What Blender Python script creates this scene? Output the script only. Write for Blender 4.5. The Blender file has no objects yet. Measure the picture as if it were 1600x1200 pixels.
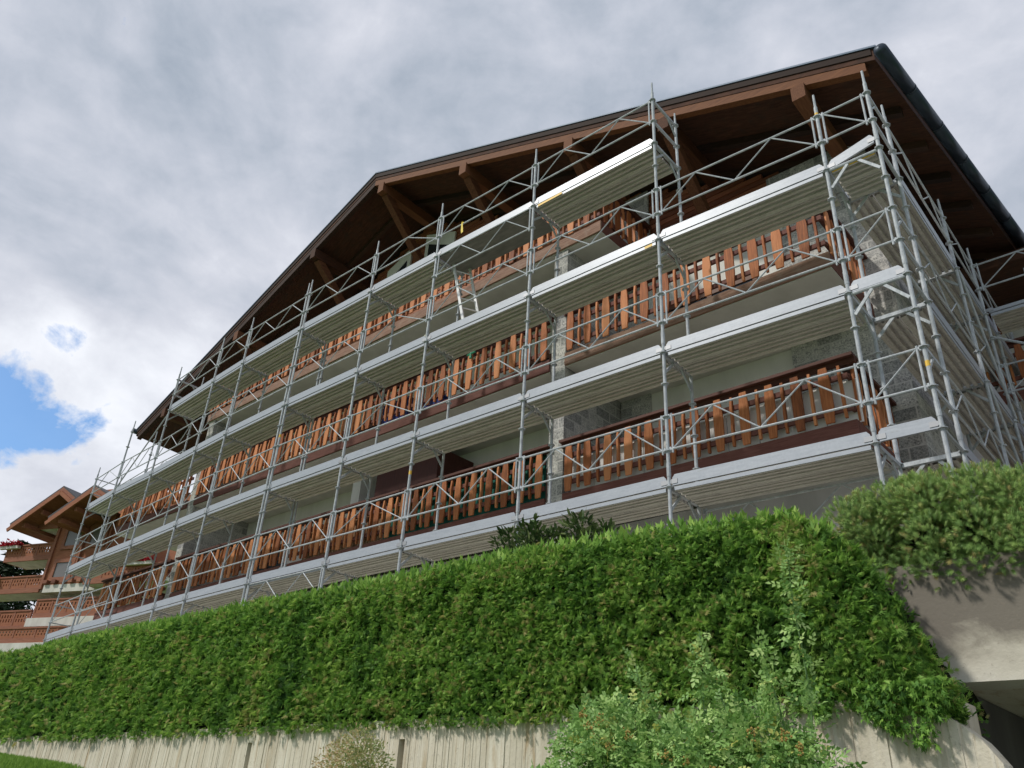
import bpy, math, random
import numpy as np
from mathutils import Vector, Matrix, noise
random.seed(7); rng = np.random.default_rng(7)
S = bpy.context.scene
COL = S.collection

# ---------------------------------------------------------------- camera
def cam_rot(y, p, r):
    cy, sy, cp, sp = math.cos(y), math.sin(y), math.cos(p), math.sin(p)
    f = Vector((sy*cp, cy*cp, sp)); rt = Vector((cy, -sy, 0)); up = rt.cross(f)
    c, s = math.cos(r), math.sin(r)
    return c*rt + s*up, -s*rt + c*up, f
rt_, up_, fw_ = cam_rot(math.radians(-43.17), math.radians(28.54), math.radians(3.451))
CAM = Vector((1.794, -8.443, -3.837))
cd = bpy.data.cameras.new('camera'); cam = bpy.data.objects.new('camera', cd); COL.objects.link(cam)
m = Matrix.Identity(4)
for i in range(3):
    m[i][0] = rt_[i]; m[i][1] = up_[i]; m[i][2] = -fw_[i]; m[i][3] = CAM[i]
cam.matrix_world = m
cd.sensor_width = 36; cd.lens = 1248.6/1600*36; cd.clip_start = .05; cd.clip_end = 3000
S.camera = cam
S.render.resolution_x = 1024; S.render.resolution_y = 768
S.view_settings.view_transform = 'Standard'; S.view_settings.look = 'None'
S.view_settings.exposure = 0.44; S.view_settings.gamma = 1

# ---------------------------------------------------------------- sun and sky
SUN_EL = 46; SUN_DIR = Vector((-.52, -.85, 0)).normalized()*math.cos(math.radians(SUN_EL)) + Vector((0, 0, math.sin(math.radians(SUN_EL))))
sd = bpy.data.lights.new('sun', 'SUN'); sd.energy = 2.1; sd.angle = math.radians(4); sd.color = (1, .95, .87)
sun = bpy.data.objects.new('sun', sd); COL.objects.link(sun)
sun.rotation_euler = SUN_DIR.to_track_quat('Z', 'Y').to_euler()

W = bpy.data.worlds.new('World'); S.world = W; W.use_nodes = True
nt = W.node_tree; nt.nodes.clear()
def N(t, **k):
    n = nt.nodes.new(t)
    for a, b in k.items():
        if a.startswith('_'): setattr(n, a[1:], b)
        else: n.inputs[a.replace('__', ' ')].default_value = b
    return n
def L(a, b): nt.links.new(a, b)
sky = N('ShaderNodeTexSky', _sky_type='NISHITA', _sun_disc=False)
sky.sun_elevation = math.radians(SUN_EL); sky.sun_rotation = math.atan2(SUN_DIR.x, SUN_DIR.y)
tc = N('ShaderNodeTexCoord')
def noise_node(scale, detail, rough, dist, vec, squash=(1, 1, 1), off=(0, 0, 0)):
    mp = N('ShaderNodeMapping'); mp.inputs['Scale'].default_value = squash; mp.inputs['Location'].default_value = off
    L(vec, mp.inputs['Vector'])
    n = N('ShaderNodeTexNoise'); n.inputs['Scale'].default_value = scale; n.inputs['Detail'].default_value = detail
    n.inputs['Roughness'].default_value = rough; n.inputs['Distortion'].default_value = dist
    L(mp.outputs[0], n.inputs['Vector']); return n.outputs[0]
def math_(op, a, b=None, c=None):
    n = N('ShaderNodeMath', _operation=op)
    for i, v in enumerate((a, b, c)):
        if v is None: continue
        if isinstance(v, (int, float)): n.inputs[i].default_value = v
        else: L(v, n.inputs[i])
    return n.outputs[0]
def ramp(fac, stops):
    n = N('ShaderNodeValToRGB'); e = n.color_ramp.elements
    while len(e) < len(stops): e.new(.5)
    for el, (p, c) in zip(e, stops): el.position = p; el.color = (*c, 1) if len(c) == 3 else c
    L(fac, n.inputs[0]); return n.outputs[0]
def mix(fac, a, b):
    n = N('ShaderNodeMix', _data_type='RGBA')
    if isinstance(fac, (int, float)): n.inputs[0].default_value = fac
    else: L(fac, n.inputs[0])
    for i, v in ((6, a), (7, b)):
        if isinstance(v, tuple): n.inputs[i].default_value = (*v, 1)
        else: L(v, n.inputs[i])
    return n.outputs[2]
G = tc.outputs['Generated']
big = noise_node(2.6, 7, .52, .5, G, (1, 1, 1.7), (3.1, 1.2, .4))
mid = noise_node(5.5, 8, .55, .4, G, (1, 1, 1.5), (0, 4, 1))
fine = noise_node(15, 8, .6, .3, G, (1, 1, 1.3))
sep = N('ShaderNodeSeparateXYZ'); L(G, sep.inputs[0])
def lobe(d, sharp):
    n = N('ShaderNodeVectorMath', _operation='DOT_PRODUCT'); L(G, n.inputs[0]); n.inputs[1].default_value = Vector(d).normalized()
    return math_('POWER', math_('MAXIMUM', n.outputs['Value'], 0.0), sharp)
cl = math_('ADD', math_('MULTIPLY', big, .62), math_('MULTIPLY', mid, .30))
cl = math_('ADD', cl, math_('MULTIPLY', math_('SUBTRACT', fine, .5), .16)); cl = math_('ADD', cl, .04)
low = lobe((-.92, .26, .30), 26)                       # the bright broken cloud bank low over the neighbour's roof
cl = math_('ADD', cl, math_('MULTIPLY', low, .20))
cloud = ramp(cl, [(.38, (.24, .285, .35)), (.455, (.325, .365, .43)), (.525, (.41, .44, .505)), (.60, (.50, .52, .58)), (.70, (.66, .68, .73)), (.80, (.80, .81, .85))])
gapn = math_('ADD', math_('MULTIPLY', mid, .45), math_('MULTIPLY', fine, .55))
g1 = math_('ADD', lobe((-.915, .20, .355), 700), math_('MULTIPLY', lobe((-.90, .285, .335), 1400), .5))
g1 = math_('ADD', g1, math_('MULTIPLY', lobe((-.965, .10, .30), 90), .35))
gap = math_('SUBTRACT', math_('ADD', math_('MULTIPLY', g1, .64), math_('MULTIPLY', gapn, 1.9)), 1.24)
gap = math_('MINIMUM', math_('MAXIMUM', math_('MULTIPLY', gap, 5.5), 0.0), .92)
skyc = N('ShaderNodeVectorMath', _operation='SCALE'); L(sky.outputs[0], skyc.inputs[0]); skyc.inputs['Scale'].default_value = .12
tint = N('ShaderNodeVectorMath', _operation='MULTIPLY'); L(skyc.outputs[0], tint.inputs[0]); tint.inputs[1].default_value = (.60, .88, 1.10)
col = mix(gap, cloud, tint.outputs[0])
bg = N('ShaderNodeBackground'); L(col, bg.inputs[0]); bg.inputs['Strength'].default_value = 1.0
out = N('ShaderNodeOutputWorld'); L(bg.outputs[0], out.inputs[0])

# ---------------------------------------------------------------- materials
MATS = {}
def mat(name, base, rough=.6, metal=0.0, spec=.5, build=None):
    m = bpy.data.materials.new(name); m.use_nodes = True
    t = m.node_tree; b = t.nodes['Principled BSDF']
    b.inputs['Base Color'].default_value = (*base, 1); b.inputs['Roughness'].default_value = rough
    b.inputs['Metallic'].default_value = metal; b.inputs['Specular IOR Level'].default_value = spec
    if build: build(t, b)
    MATS[name] = m; return m
class T:
    """small node helper for one material"""
    def __init__(s, t, b): s.t = t; s.b = b
    def n(s, k, **kw):
        x = s.t.nodes.new(k)
        for a, v in kw.items(): setattr(x, a, v)
        return x
    def l(s, a, b): s.t.links.new(a, b)
    def coord(s, scale=(1, 1, 1), rot=(0, 0, 0)):
        c = s.n('ShaderNodeTexCoord'); mp = s.n('ShaderNodeMapping'); mp.inputs['Scale'].default_value = scale
        mp.inputs['Rotation'].default_value = rot
        s.l(c.outputs['Object'], mp.inputs[0]); return mp.outputs[0]
    def noise(s, v, scale, detail=6, rough=.6, dist=0):
        x = s.n('ShaderNodeTexNoise'); s.l(v, x.inputs['Vector'])
        x.inputs['Scale'].default_value = scale; x.inputs['Detail'].default_value = detail
        x.inputs['Roughness'].default_value = rough; x.inputs['Distortion'].default_value = dist
        return x.outputs[0]
    def ramp(s, f, stops):
        x = s.n('ShaderNodeValToRGB'); e = x.color_ramp.elements
        while len(e) < len(stops): e.new(.5)
        for el, (p, c) in zip(e, stops): el.position = p; el.color = (*c, 1)
        s.l(f, x.inputs[0]); return x.outputs[0]
    def mix(s, f, a, b, mode='MIX'):
        x = s.n('ShaderNodeMix', data_type='RGBA', blend_type=mode)
        if isinstance(f, (int, float)): x.inputs[0].default_value = f
        else: s.l(f, x.inputs[0])
        for i, v in ((6, a), (7, b)):
            if isinstance(v, tuple): x.inputs[i].default_value = (*v, 1)
            else: s.l(v, x.inputs[i])
        return x.outputs[2]
    def math(s, op, a, b=0.0):
        x = s.n('ShaderNodeMath', operation=op)
        for i, v in enumerate((a, b)):
            if isinstance(v, (int, float)): x.inputs[i].default_value = v
            else: s.l(v, x.inputs[i])
        return x.outputs[0]
    def tone(s):
        x = s.n('ShaderNodeAttribute', attribute_name='tone'); return x.outputs['Fac']
    def base(s, c): s.l(c, s.b.inputs['Base Color'])
    def bump(s, h, strength=.4, dist=.01):
        x = s.n('ShaderNodeBump'); x.inputs['Strength'].default_value = strength; x.inputs['Distance'].default_value = dist
        s.l(h, x.inputs['Height']); s.l(x.outputs[0], s.b.inputs['Normal'])

def wood(name, dark, mid_, light, grain=(18, 18, 1.2), rough=.7, weather=None, bump=.35):
    def f(t, b):
        k = T(t, b); g = k.noise(k.coord(grain), 3.0, 8, .65, .6); tn = k.tone()
        v = k.math('ADD', k.math('MULTIPLY', g, .75), k.math('MULTIPLY', tn, .5))
        c = k.ramp(v, [(.3, dark), (.55, mid_), (.8, light)])
        if weather:
            w = k.noise(k.coord((2, 2, 2)), 2.2, 7, .65)
            c = k.mix(k.ramp(w, [(.5, (0, 0, 0)), (.68, (.75, .75, .75))]), c, weather)
        k.base(c); k.bump(g, bump, .006)
    return mat(name, mid_, rough, 0, .35, f)
wood('plank wood', (.15, .045, .017), (.38, .125, .040), (.58, .235, .095))
wood('fascia wood', (.060, .020, .016), (.125, .045, .034), (.20, .085, .065), (1.2, 18, 18), .75)
wood('weathered fascia', (.075, .035, .022), (.19, .10, .065), (.36, .23, .165), (1.0, 16, 16), .8, (.30, .22, .17))
wood('rail wood', (.035, .012, .009), (.075, .026, .018), (.13, .05, .034), (1.2, 14, 14), .65)
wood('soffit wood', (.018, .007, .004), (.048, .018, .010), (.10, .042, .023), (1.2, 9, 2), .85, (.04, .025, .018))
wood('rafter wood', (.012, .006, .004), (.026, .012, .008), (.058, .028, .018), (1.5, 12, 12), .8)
wood('verge wood', (.045, .015, .006), (.125, .043, .014), (.22, .085, .03), (1.2, 14, 14), .75)
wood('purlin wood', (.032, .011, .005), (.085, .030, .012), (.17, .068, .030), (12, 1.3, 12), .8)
wood('siding wood', (.11, .034, .016), (.24, .080, .038), (.36, .14, .07), (1.1, 16, 16), .7)
wood('chalet wood', (.14, .045, .02), (.27, .092, .042), (.37, .15, .078), (.6, .6, 7), .7)
wood('chalet trim', (.12, .042, .024), (.24, .09, .052), (.36, .15, .09), (.6, .6, 6), .7)
wood('partition wood', (.03, .009, .007), (.062, .018, .013), (.10, .03, .022), (14, 14, 1.2), .6)
wood('reed mat', (.20, .11, .055), (.42, .25, .14), (.60, .42, .27), (3, 3, 40), .8)

def galv(t, b):
    k = T(t, b); n1 = k.noise(k.coord((1, 1, 1)), 9, 6, .65); n2 = k.noise(k.coord((1, 1, .35)), 55, 3, .6)
    v = k.math('ADD', k.math('MULTIPLY', n1, .6), k.math('MULTIPLY', n2, .4))
    k.base(k.ramp(v, [(.33, (.30, .325, .35)), (.5, (.43, .46, .49)), (.68, (.56, .59, .625))]))
    k.l(k.ramp(v, [(.3, (.7, .7, .7)), (.7, (.5, .5, .5))]), b.inputs['Roughness'])
mat('galvanised steel', (.5, .53, .56), .62, .1, .22, galv)
def alu(t, b):
    k = T(t, b); n1 = k.noise(k.coord((.7, 3, 6)), 5, 6, .6); n2 = k.noise(k.coord((1, 1, 1)), 30, 4, .6)
    v = k.math('ADD', k.math('MULTIPLY', n1, .6), k.math('MULTIPLY', n2, .4))
    c = k.ramp(v, [(.3, (.31, .34, .39)), (.55, (.385, .415, .465)), (.75, (.44, .47, .52))]); sc = k.noise(k.coord((.6, 2, 8)), 7, 8, .8, .5)
    k.base(k.mix(k.ramp(sc, [(.57, (0, 0, 0)), (.66, (.7, .7, .7))]), c, (.26, .265, .27)))
mat('aluminium board', (.72, .75, .79), .42, .12, .5, alu)
def deckm(t, b):
    k = T(t, b); n1 = k.noise(k.coord((.5, 2.5, 1)), 6, 8, .7); n2 = k.noise(k.coord((1, 1, 1)), 38, 4, .7)
    v = k.math('ADD', k.math('MULTIPLY', n1, .62), k.math('MULTIPLY', n2, .38))
    k.base(k.ramp(v, [(.3, (.38, .365, .345)), (.5, (.58, .555, .52)), (.62, (.66, .635, .60)), (.75, (.74, .715, .68))]))
mat('deck steel', (.4, .39, .34), .55, .1, .4, deckm)
mat('plywood deck', (.20, .19, .175), .6, 0, .4, lambda t, b: T(t, b).base(T(t, b).ramp(T(t, b).noise(T(t, b).coord((1, 5, 1)), 3, 6, .6), [(.3, (.16, .155, .15)), (.7, (.27, .26, .245))])))
mat('clip plate', (.34, .35, .37), .5, .5)
mat('yellow edge', (.80, .50, .06), .5)
mat('dark rubber', (.02, .02, .02), .7)
def render_wall(lo, hi):
    def f(t, b):
        k = T(t, b); n1 = k.noise(k.coord((1, 1, .35)), 1.6, 7, .62); n2 = k.noise(k.coord(), 60, 4, .6)
        k.base(k.ramp(n1, [(.3, lo), (.62, hi)])); k.bump(n2, .25, .004)
    return f
mat('wall render', (.6, .58, .53), .85, 0, .3, render_wall((.62, .605, .56), (.74, .725, .68)))
mat('slab render', (.5, .49, .44), .85, 0, .3, render_wall((.50, .485, .44), (.62, .605, .555)))
mat('basement render', (.3, .29, .25), .9, 0, .3, render_wall((.25, .245, .21), (.34, .33, .29)))
def granite(t, b):
    k = T(t, b)
    sp = k.noise(k.coord(), 42, 3, .75); sp2 = k.noise(k.coord(), 7, 5, .6)
    v = k.math('ADD', k.math('MULTIPLY', sp, .8), k.math('MULTIPLY', sp2, .25))
    c = k.ramp(v, [(.36, (.12, .124, .12)), (.46, (.31, .31, .30)), (.58, (.52, .51, .48)), (.70, (.72, .71, .66))])
    # block joints: any vertical face, bricks in (x+y, z)
    tcn = k.n('ShaderNodeTexCoord'); se = k.n('ShaderNodeSeparateXYZ'); k.l(tcn.outputs['Object'], se.inputs[0])
    cb = k.n('ShaderNodeCombineXYZ'); k.l(k.math('ADD', se.outputs[0], se.outputs[1]), cb.inputs[0]); k.l(se.outputs[2], cb.inputs[1])
    br = k.n('ShaderNodeTexBrick'); k.l(cb.outputs[0], br.inputs['Vector'])
    br.inputs['Scale'].default_value = 1; br.inputs['Brick Width'].default_value = .42; br.inputs['Row Height'].default_value = .205
    br.inputs['Mortar Size'].default_value = .014; br.inputs['Mortar Smooth'].default_value = .3; br.offset = .5
    br.inputs['Color1'].default_value = (.58, .59, .60, 1); br.inputs['Color2'].default_value = (1.15, 1.14, 1.12, 1); br.inputs['Mortar'].default_value = (1, 1, 1, 1)
    c = k.mix(1.0, c, br.outputs['Color'], 'MULTIPLY')
    c = k.mix(k.math('MULTIPLY', br.outputs['Fac'], .9), c, (.50, .49, .46))
    k.base(c); k.bump(v, .5, .012)
mat('granite block', (.25, .25, .24), .85, 0, .3, granite)
def bare_conc(t, b):
    k = T(t, b); n1 = k.noise(k.coord((3.0, 1, .45)), 1.1, 8, .65, .3); n2 = k.noise(k.coord((7, 1, .55)), 2.2, 9, .75, .4); n3 = k.noise(k.coord(), 34, 5, .65)
    tn = k.tone()
    v = k.math('ADD', k.math('MULTIPLY', n1, .85), k.math('MULTIPLY', tn, .15))
    c = k.ramp(v, [(.28, (.48, .43, .33)), (.5, (.63, .58, .475)), (.7, (.74, .70, .60))])
    c = k.mix(k.ramp(n2, [(.54, (0, 0, 0)), (.66, (.75, .75, .75))]), c, (.42, .30, .165))
    c = k.mix(k.ramp(n3, [(.60, (0, 0, 0)), (.72, (.6, .6, .6))]), c, (.22, .19, .15))
    k.base(c); k.bump(n3, .5, .01)
mat('board formed concrete', (.5, .47, .4), .9, 0, .25, bare_conc)
def beam_conc(t, b):
    k = T(t, b); n1 = k.noise(k.coord((1, 1, 1.6)), 2.6, 8, .68, .4); n3 = k.noise(k.coord(), 30, 5, .65)
    se = k.n('ShaderNodeSeparateXYZ'); tcn = k.n('ShaderNodeTexCoord'); k.l(tcn.outputs['Object'], se.inputs[0])
    # lichen and soil staining is thick along the top of the beam, clean along its lower edge
    h = k.math('ADD', k.math('MULTIPLY', se.outputs[2], 1.75), k.math('MULTIPLY', n1, .9))
    c = k.ramp(h, [(.30, (.66, .64, .56)), (.55, (.60, .57, .48)), (.74, (.50, .47, .39)), (.88, (.33, .305, .25)), (1.0, (.20, .18, .15))])
    c = k.mix(k.ramp(n3, [(.6, (0, 0, 0)), (.7, (.55, .55, .55))]), c, (.26, .22, .17))
    k.base(c); k.bump(n3, .4, .01)
mat('stained concrete', (.5, .48, .4), .9, 0, .25, beam_conc)
mat('dark concrete', (.12, .115, .11), .9, 0, .2, render_wall((.09, .088, .085), (.15, .145, .14)))
mat('roof metal', (.07, .11, .17), .55, .2)
mat('gutter metal', (.028, .042, .062), .42, .45)
mat('glass', (.03, .035, .04), .08, 0, .8)
mat('white curtain', (.66, .66, .66), .9)
mat('window frame', (.12, .045, .02), .6)
mat('screen panel', (.62, .60, .58), .8, 0, .3, render_wall((.74, .72, .70), (.82, .80, .78)))
mat('green cloth', (.02, .14, .11), .85, 0, .2, render_wall((.012, .09, .07), (.03, .17, .13)))
mat('chalet white', (.62, .60, .55), .85, 0, .3, render_wall((.52, .50, .45), (.68, .66, .61)))
mat('chalet roof', (.045, .045, .05), .6)
mat('chalet stone', (.45, .40, .33), .9, 0, .3, render_wall((.30, .26, .2), (.55, .50, .42)))
mat('chalet pane', (.17, .16, .16), .25, 0, .6)
mat('dark gap', (.012, .010, .009), .9)
def leaf(name, stops, rough=.55, trans=.25, patch=None):
    def f(t, b):
        k = T(t, b); tn = k.tone(); c = k.ramp(tn, stops)
        if patch:
            w = k.noise(k.coord(), patch[0], 4, .6)
            c = k.mix(k.ramp(w, [(patch[1], (0, 0, 0)), (patch[1]+.14, (.8, .8, .8))]), c, patch[2])
        k.base(c)
        tr = k.n('ShaderNodeBsdfTranslucent'); k.l(c, tr.inputs[0]); mx = k.n('ShaderNodeMixShader'); mx.inputs[0].default_value = trans
        k.l(b.outputs[0], mx.inputs[1]); k.l(tr.outputs[0], mx.inputs[2]); k.l(mx.outputs[0], t.nodes['Material Output'].inputs[0])
    return mat(name, stops[0][1], rough, 0, .3, f)
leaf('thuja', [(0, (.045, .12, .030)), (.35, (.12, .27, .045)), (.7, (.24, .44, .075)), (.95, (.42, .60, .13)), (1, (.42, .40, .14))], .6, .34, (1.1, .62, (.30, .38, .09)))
leaf('pine needle', [(0, (.08, .15, .05)), (.5, (.21, .35, .10)), (.85, (.36, .50, .15)), (1, (.38, .34, .13))], .5, .15)
leaf('rose leaf', [(0, (.12, .25, .07)), (.5, (.30, .50, .15)), (.9, (.52, .68, .25)), (1, (.60, .60, .17))], .5, .3)
leaf('rose hip', [(0, (.30, .20, .05)), (1, (.50, .36, .11))], .6, .1)
leaf('laurel leaf', [(0, (.03, .065, .02)), (.6, (.075, .13, .035)), (1, (.17, .22, .08))], .35, .2)
leaf('dry leaf', [(0, (.20, .30, .10)), (.35, (.42, .42, .18)), (.7, (.62, .50, .27)), (1, (.66, .42, .28))], .7, .3)
leaf('dark conifer', [(0, (.008, .018, .008)), (1, (.03, .055, .022))], .7, .1)
leaf('red flower', [(0, (.25, .008, .015)), (1, (.60, .02, .04))], .6, .2)
mat('stem', (.12, .10, .05), .8)
mat('green stem', (.12, .22, .07), .7)
mat('shade core', (.012, .016, .007), .95, 0, .1)  # near-black colour standing in for shade inside hedge and pine
mat('soil', (.06, .045, .03), .95, 0, .2)
def grassm(t, b):
    k = T(t, b); n1 = k.noise(k.coord(), 1.2, 8, .7); n2 = k.noise(k.coord(), 60, 4, .7)
    v = k.math('ADD', k.math('MULTIPLY', n1, .5), k.math('MULTIPLY', n2, .5))
    k.base(k.ramp(v, [(.35, (.07, .13, .03)), (.6, (.13, .23, .05))])); k.bump(n2, .8, .03)
mat('grass ground', (.08, .15, .03), .9, 0, .2, grassm)
mat('gravel', (.5, .48, .42), .95, 0, .2, render_wall((.40, .38, .33), (.58, .56, .50)))
mat('asphalt', (.16, .155, .15), .9, 0, .2, render_wall((.30, .295, .28), (.38, .37, .35)))
leaf('grass blade', [(0, (.13, .26, .04)), (1, (.28, .45, .08))], .7, .3)
mat('yellow ribbon', (.75, .55, .04), .6)
mat('blue plastic', (.015, .04, .22), .35)
mat('pale sack', (.40, .42, .33), .8)
mat('brown clay', (.10, .05, .035), .7)
mat('green plastic', (.02, .30, .16), .4)
mat('ladder aluminium', (.72, .73, .73), .35, .3)

# ---------------------------------------------------------------- mesh helpers
def loc_of(p):
    v = Vector((0, 0, 0))
    while p is not None: v += p.location; p = p.parent
    return v
def link(name, me, parent):
    o = bpy.data.objects.new(name, me); COL.objects.link(o)
    if parent is not None: o.parent = parent
    return o
def tag(o, label, cat, group=None, kind=None):
    if label: o['label'] = label
    if cat: o['category'] = cat
    if group: o['group'] = group
    if kind: o['kind'] = kind
    return o
def thing(name, label, cat, loc=(0, 0, 0), group=None):
    o = bpy.data.objects.new(name, None); o.empty_display_size = .3; COL.objects.link(o); o.location = loc
    return tag(o, label, cat, group)
class MB:
    def __init__(s): s.v = []; s.f = []; s.t = []
    def add(s, vs, fs, tone=.5):
        k = len(s.v); s.v += [tuple(x) for x in vs]; s.f += [[i+k for i in f] for f in fs]; s.t += [tone]*len(fs); return s
    def box(s, x0, y0, z0, x1, y1, z1, tone=.5):
        return s.add([(x0, y0, z0), (x1, y0, z0), (x1, y1, z0), (x0, y1, z0), (x0, y0, z1), (x1, y0, z1), (x1, y1, z1), (x0, y1, z1)],
                     [(0, 3, 2, 1), (4, 5, 6, 7), (0, 1, 5, 4), (1, 2, 6, 5), (2, 3, 7, 6), (3, 0, 4, 7)], tone)
    def frame(s, p, q, up):
        d = (q-p).normalized(); a = d.cross(up)
        if a.length < 1e-4: a = d.cross(Vector((1, 0, 0)))
        a.normalize(); b = a.cross(d).normalized(); return d, a, b
    def bar(s, p, q, w, h, up=(0, 0, 1), tone=.5):
        p = Vector(p); q = Vector(q); d, a, b = s.frame(p, q, Vector(up)); vs = []
        for c in (p, q):
            for i, j in ((-1, -1), (1, -1), (1, 1), (-1, 1)): vs.append(c + a*(i*w/2) + b*(j*h/2))
        return s.add(vs, [(0, 1, 2, 3), (7, 6, 5, 4), (0, 4, 5, 1), (1, 5, 6, 2), (2, 6, 7, 3), (3, 7, 4, 0)], tone)
    def tube(s, p, q, r, n=8, r2=None, tone=.5):
        p = Vector(p); q = Vector(q); d, a, b = s.frame(p, q, Vector((0, 0, 1))); r2 = r if r2 is None else r2; vs = []
        for c, rr in ((p, r), (q, r2)):
            for i in range(n):
                t = 2*math.pi*i/n; vs.append(c + a*(rr*math.cos(t)) + b*(rr*math.sin(t)))
        fs = [(i, (i+1) % n, n+(i+1) % n, n+i) for i in range(n)] + [tuple(range(n))[::-1], tuple(range(n, 2*n))]
        return s.add(vs, fs, tone)
    def prism(s, pts, vec, tone=.5):
        n = len(pts); vec = Vector(vec); vs = [Vector(p) for p in pts] + [Vector(p)+vec for p in pts]
        return s.add(vs, [tuple(range(n))[::-1], tuple(range(n, 2*n))] + [(i, (i+1) % n, n+(i+1) % n, n+i) for i in range(n)], tone)
    def build(s, name, material, parent=None, smooth=False):
        me = bpy.data.meshes.new(name); o = loc_of(parent)
        me.from_pydata([(x-o.x, y-o.y, z-o.z) for x, y, z in s.v], [], s.f)
        at = me.attributes.new('tone', 'FLOAT', 'FACE'); at.data.foreach_set('value', s.t)
        me.materials.append(MATS[material]); me.validate(); me.update()
        import bmesh
        bm = bmesh.new(); bm.from_mesh(me); bmesh.ops.recalc_face_normals(bm, faces=bm.faces); bm.to_mesh(me); bm.free()
        if smooth:
            for p in me.polygons: p.use_smooth = len(p.vertices) == 4
        return link(name, me, parent)
def scatter(name, tv, tf, pos, X, Y, Z, scale, tone, material, parent=None):
    """one foliage mesh: a template (k verts, triangles) placed n times on axes X,Y,Z"""
    tv = np.array(tv, float); tf = np.array(tf, int); n = len(pos); k = len(tv)
    v = pos[:, None, :] + scale[:, None, None]*(tv[None, :, 0:1]*X[:, None, :] + tv[None, :, 1:2]*Y[:, None, :] + tv[None, :, 2:3]*Z[:, None, :])
    o = loc_of(parent); v = v.reshape(-1, 3) - np.array(o)[None]
    f = (tf[None] + (np.arange(n)*k)[:, None, None]).reshape(-1, 3)
    me = bpy.data.meshes.new(name); me.vertices.add(len(v)); me.vertices.foreach_set('co', v.astype(np.float32).ravel())
    me.loops.add(f.size); me.loops.foreach_set('vertex_index', f.astype(np.int32).ravel())
    me.polygons.add(len(f)); me.polygons.foreach_set('loop_start', np.arange(0, f.size, 3, dtype=np.int32))
    me.polygons.foreach_set('loop_total', np.full(len(f), 3, dtype=np.int32))
    me.update(calc_edges=True)
    at = me.attributes.new('tone', 'FLOAT', 'FACE'); at.data.foreach_set('value', np.repeat(tone, len(tf)).astype(np.float32))
    me.materials.append(MATS[material]); return link(name, me, parent)
def norm(a): return a/np.maximum(np.linalg.norm(a, axis=-1, keepdims=True), 1e-9)
def axes(d, n, twist=None):
    """orthonormal axes: X along d, Z near n"""
    X = norm(d); Z = norm(n - (n*X).sum(-1, keepdims=True)*X); Y = np.cross(Z, X); return X, Y, Z
def fbm(p, s, o=3): return noise.fractal(Vector(p)*s, 1.0, 2.0, o)

# ================================================================ GROUND
def h_front(x):
    if x < -11: return -3.52 + .05*(-11-x)
    return max(-5.44, -3.52 - .16*(x+11))
def smooth(a, b, x):
    t = min(1, max(0, (x-a)/(b-a))); return t*t*(3-2*t)
def terrain(x, y):
    hill = smooth(-42, -74, x)*7.5
    if y < -3.02: return min(h_front(x), -2.0) + smooth(-42, -80, x)*5.5
    if -.7 < x < 9 and y < 2.4: return -5.44
    return -2.2 + hill
xs = [-400, -250, -160, -120, -100, -85] + list(np.arange(-76, -20, 4.)) + list(np.arange(-20, -1, 1.)) + [-.71, -.69, 2, 4, 6, 8.99, 9.01, 12, 20, 40, 80, 160, 400]
ys = [-400, -200, -100, -50, -30, -20, -14, -10, -8, -6, -5, -4, -3.3, -3.03, -3.01, -2, -1, 0, 1, 2.39, 2.41, 4, 8, 16, 30, 50, 80, 140, 400]
g = MB(); nx, ny = len(xs), len(ys)
vs = [(x, y, terrain(x, y) + (.05*fbm((x, y, 0), .3) if y < -3.1 else 0)) for y in ys for x in xs]
g.add(vs, [(j*nx+i, j*nx+i+1, (j+1)*nx+i+1, (j+1)*nx+i) for j in range(ny-1) for i in range(nx-1)])
tag(g.build('ground', 'grass ground'), None, None, kind='structure')
r = MB(); r.box(-4, -24, -5.5, 40, -5.4, -5.38); r.box(1.0, -5.4, -5.5, 8, -2.4, -5.384)  # unseen road, lightened and widened to bounce neutral light upwards
tag(r.build('road', 'asphalt'), None, None, kind='structure')
r = MB(); r.box(-34, -2.0, -2.3, -.75, 3, -2.19); r.box(-.75, 2.45, -2.3, 9, 16, -2.19)  # unseen pale gravel sheet, added to bounce light under the decks
tag(r.build('bounce_terrace', 'gravel'), None, None, kind='structure')
# visible strip of lawn at the foot of the wall, lower left
n = 26000
px = rng.uniform(-16.5, -9.2, n); py = rng.uniform(-4.9, -3.22, n)
pz = np.array([h_front(x) for x in px])
d = norm(np.stack([rng.normal(0, .3, n), rng.normal(0, .3, n), np.ones(n)], -1)); X, Y, Z = axes(d, rng.normal(0, 1, (n, 3)))
o = scatter('grass', [(0, -.12, 0), (0, .12, 0), (1, 0, .1)], [(0, 1, 2)], np.stack([px, py, pz-.01], -1), X, Y, Z, rng.uniform(.04, .085, n), rng.uniform(0, 1, n), 'grass blade')
tag(o, 'bright green lawn grass at the foot of the concrete wall', 'grass', kind='stuff')

# ================================================================ APARTMENT BUILDING
B = thing('apartment_building', 'long apartment building with wooden plank balconies under a wide dark gable roof', 'building', (-10, 3, -2.2))
YF, YW = 1.15, 2.95        # balcony front, main wall
XR, XL = -.87, -19.35      # right and left wall corners
EY = .95                    # verge
RIDGE = (-12.63, 11.63); EAVE_Z = 6.73; LEFT_EX = -24.02; LEFT_EZ = 6.93
def eave_x(y): return .06 + .085*(y-EY)
SL_R = (RIDGE[1]-EAVE_Z)/(eave_x(EY)-RIDGE[0]); SL_L = (RIDGE[1]-LEFT_EZ)/(RIDGE[0]-LEFT_EX)
def roof_z(x): return RIDGE[1] - (SL_R*(x-RIDGE[0]) if x > RIDGE[0] else SL_L*(RIDGE[0]-x))
DEEP = 16
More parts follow.
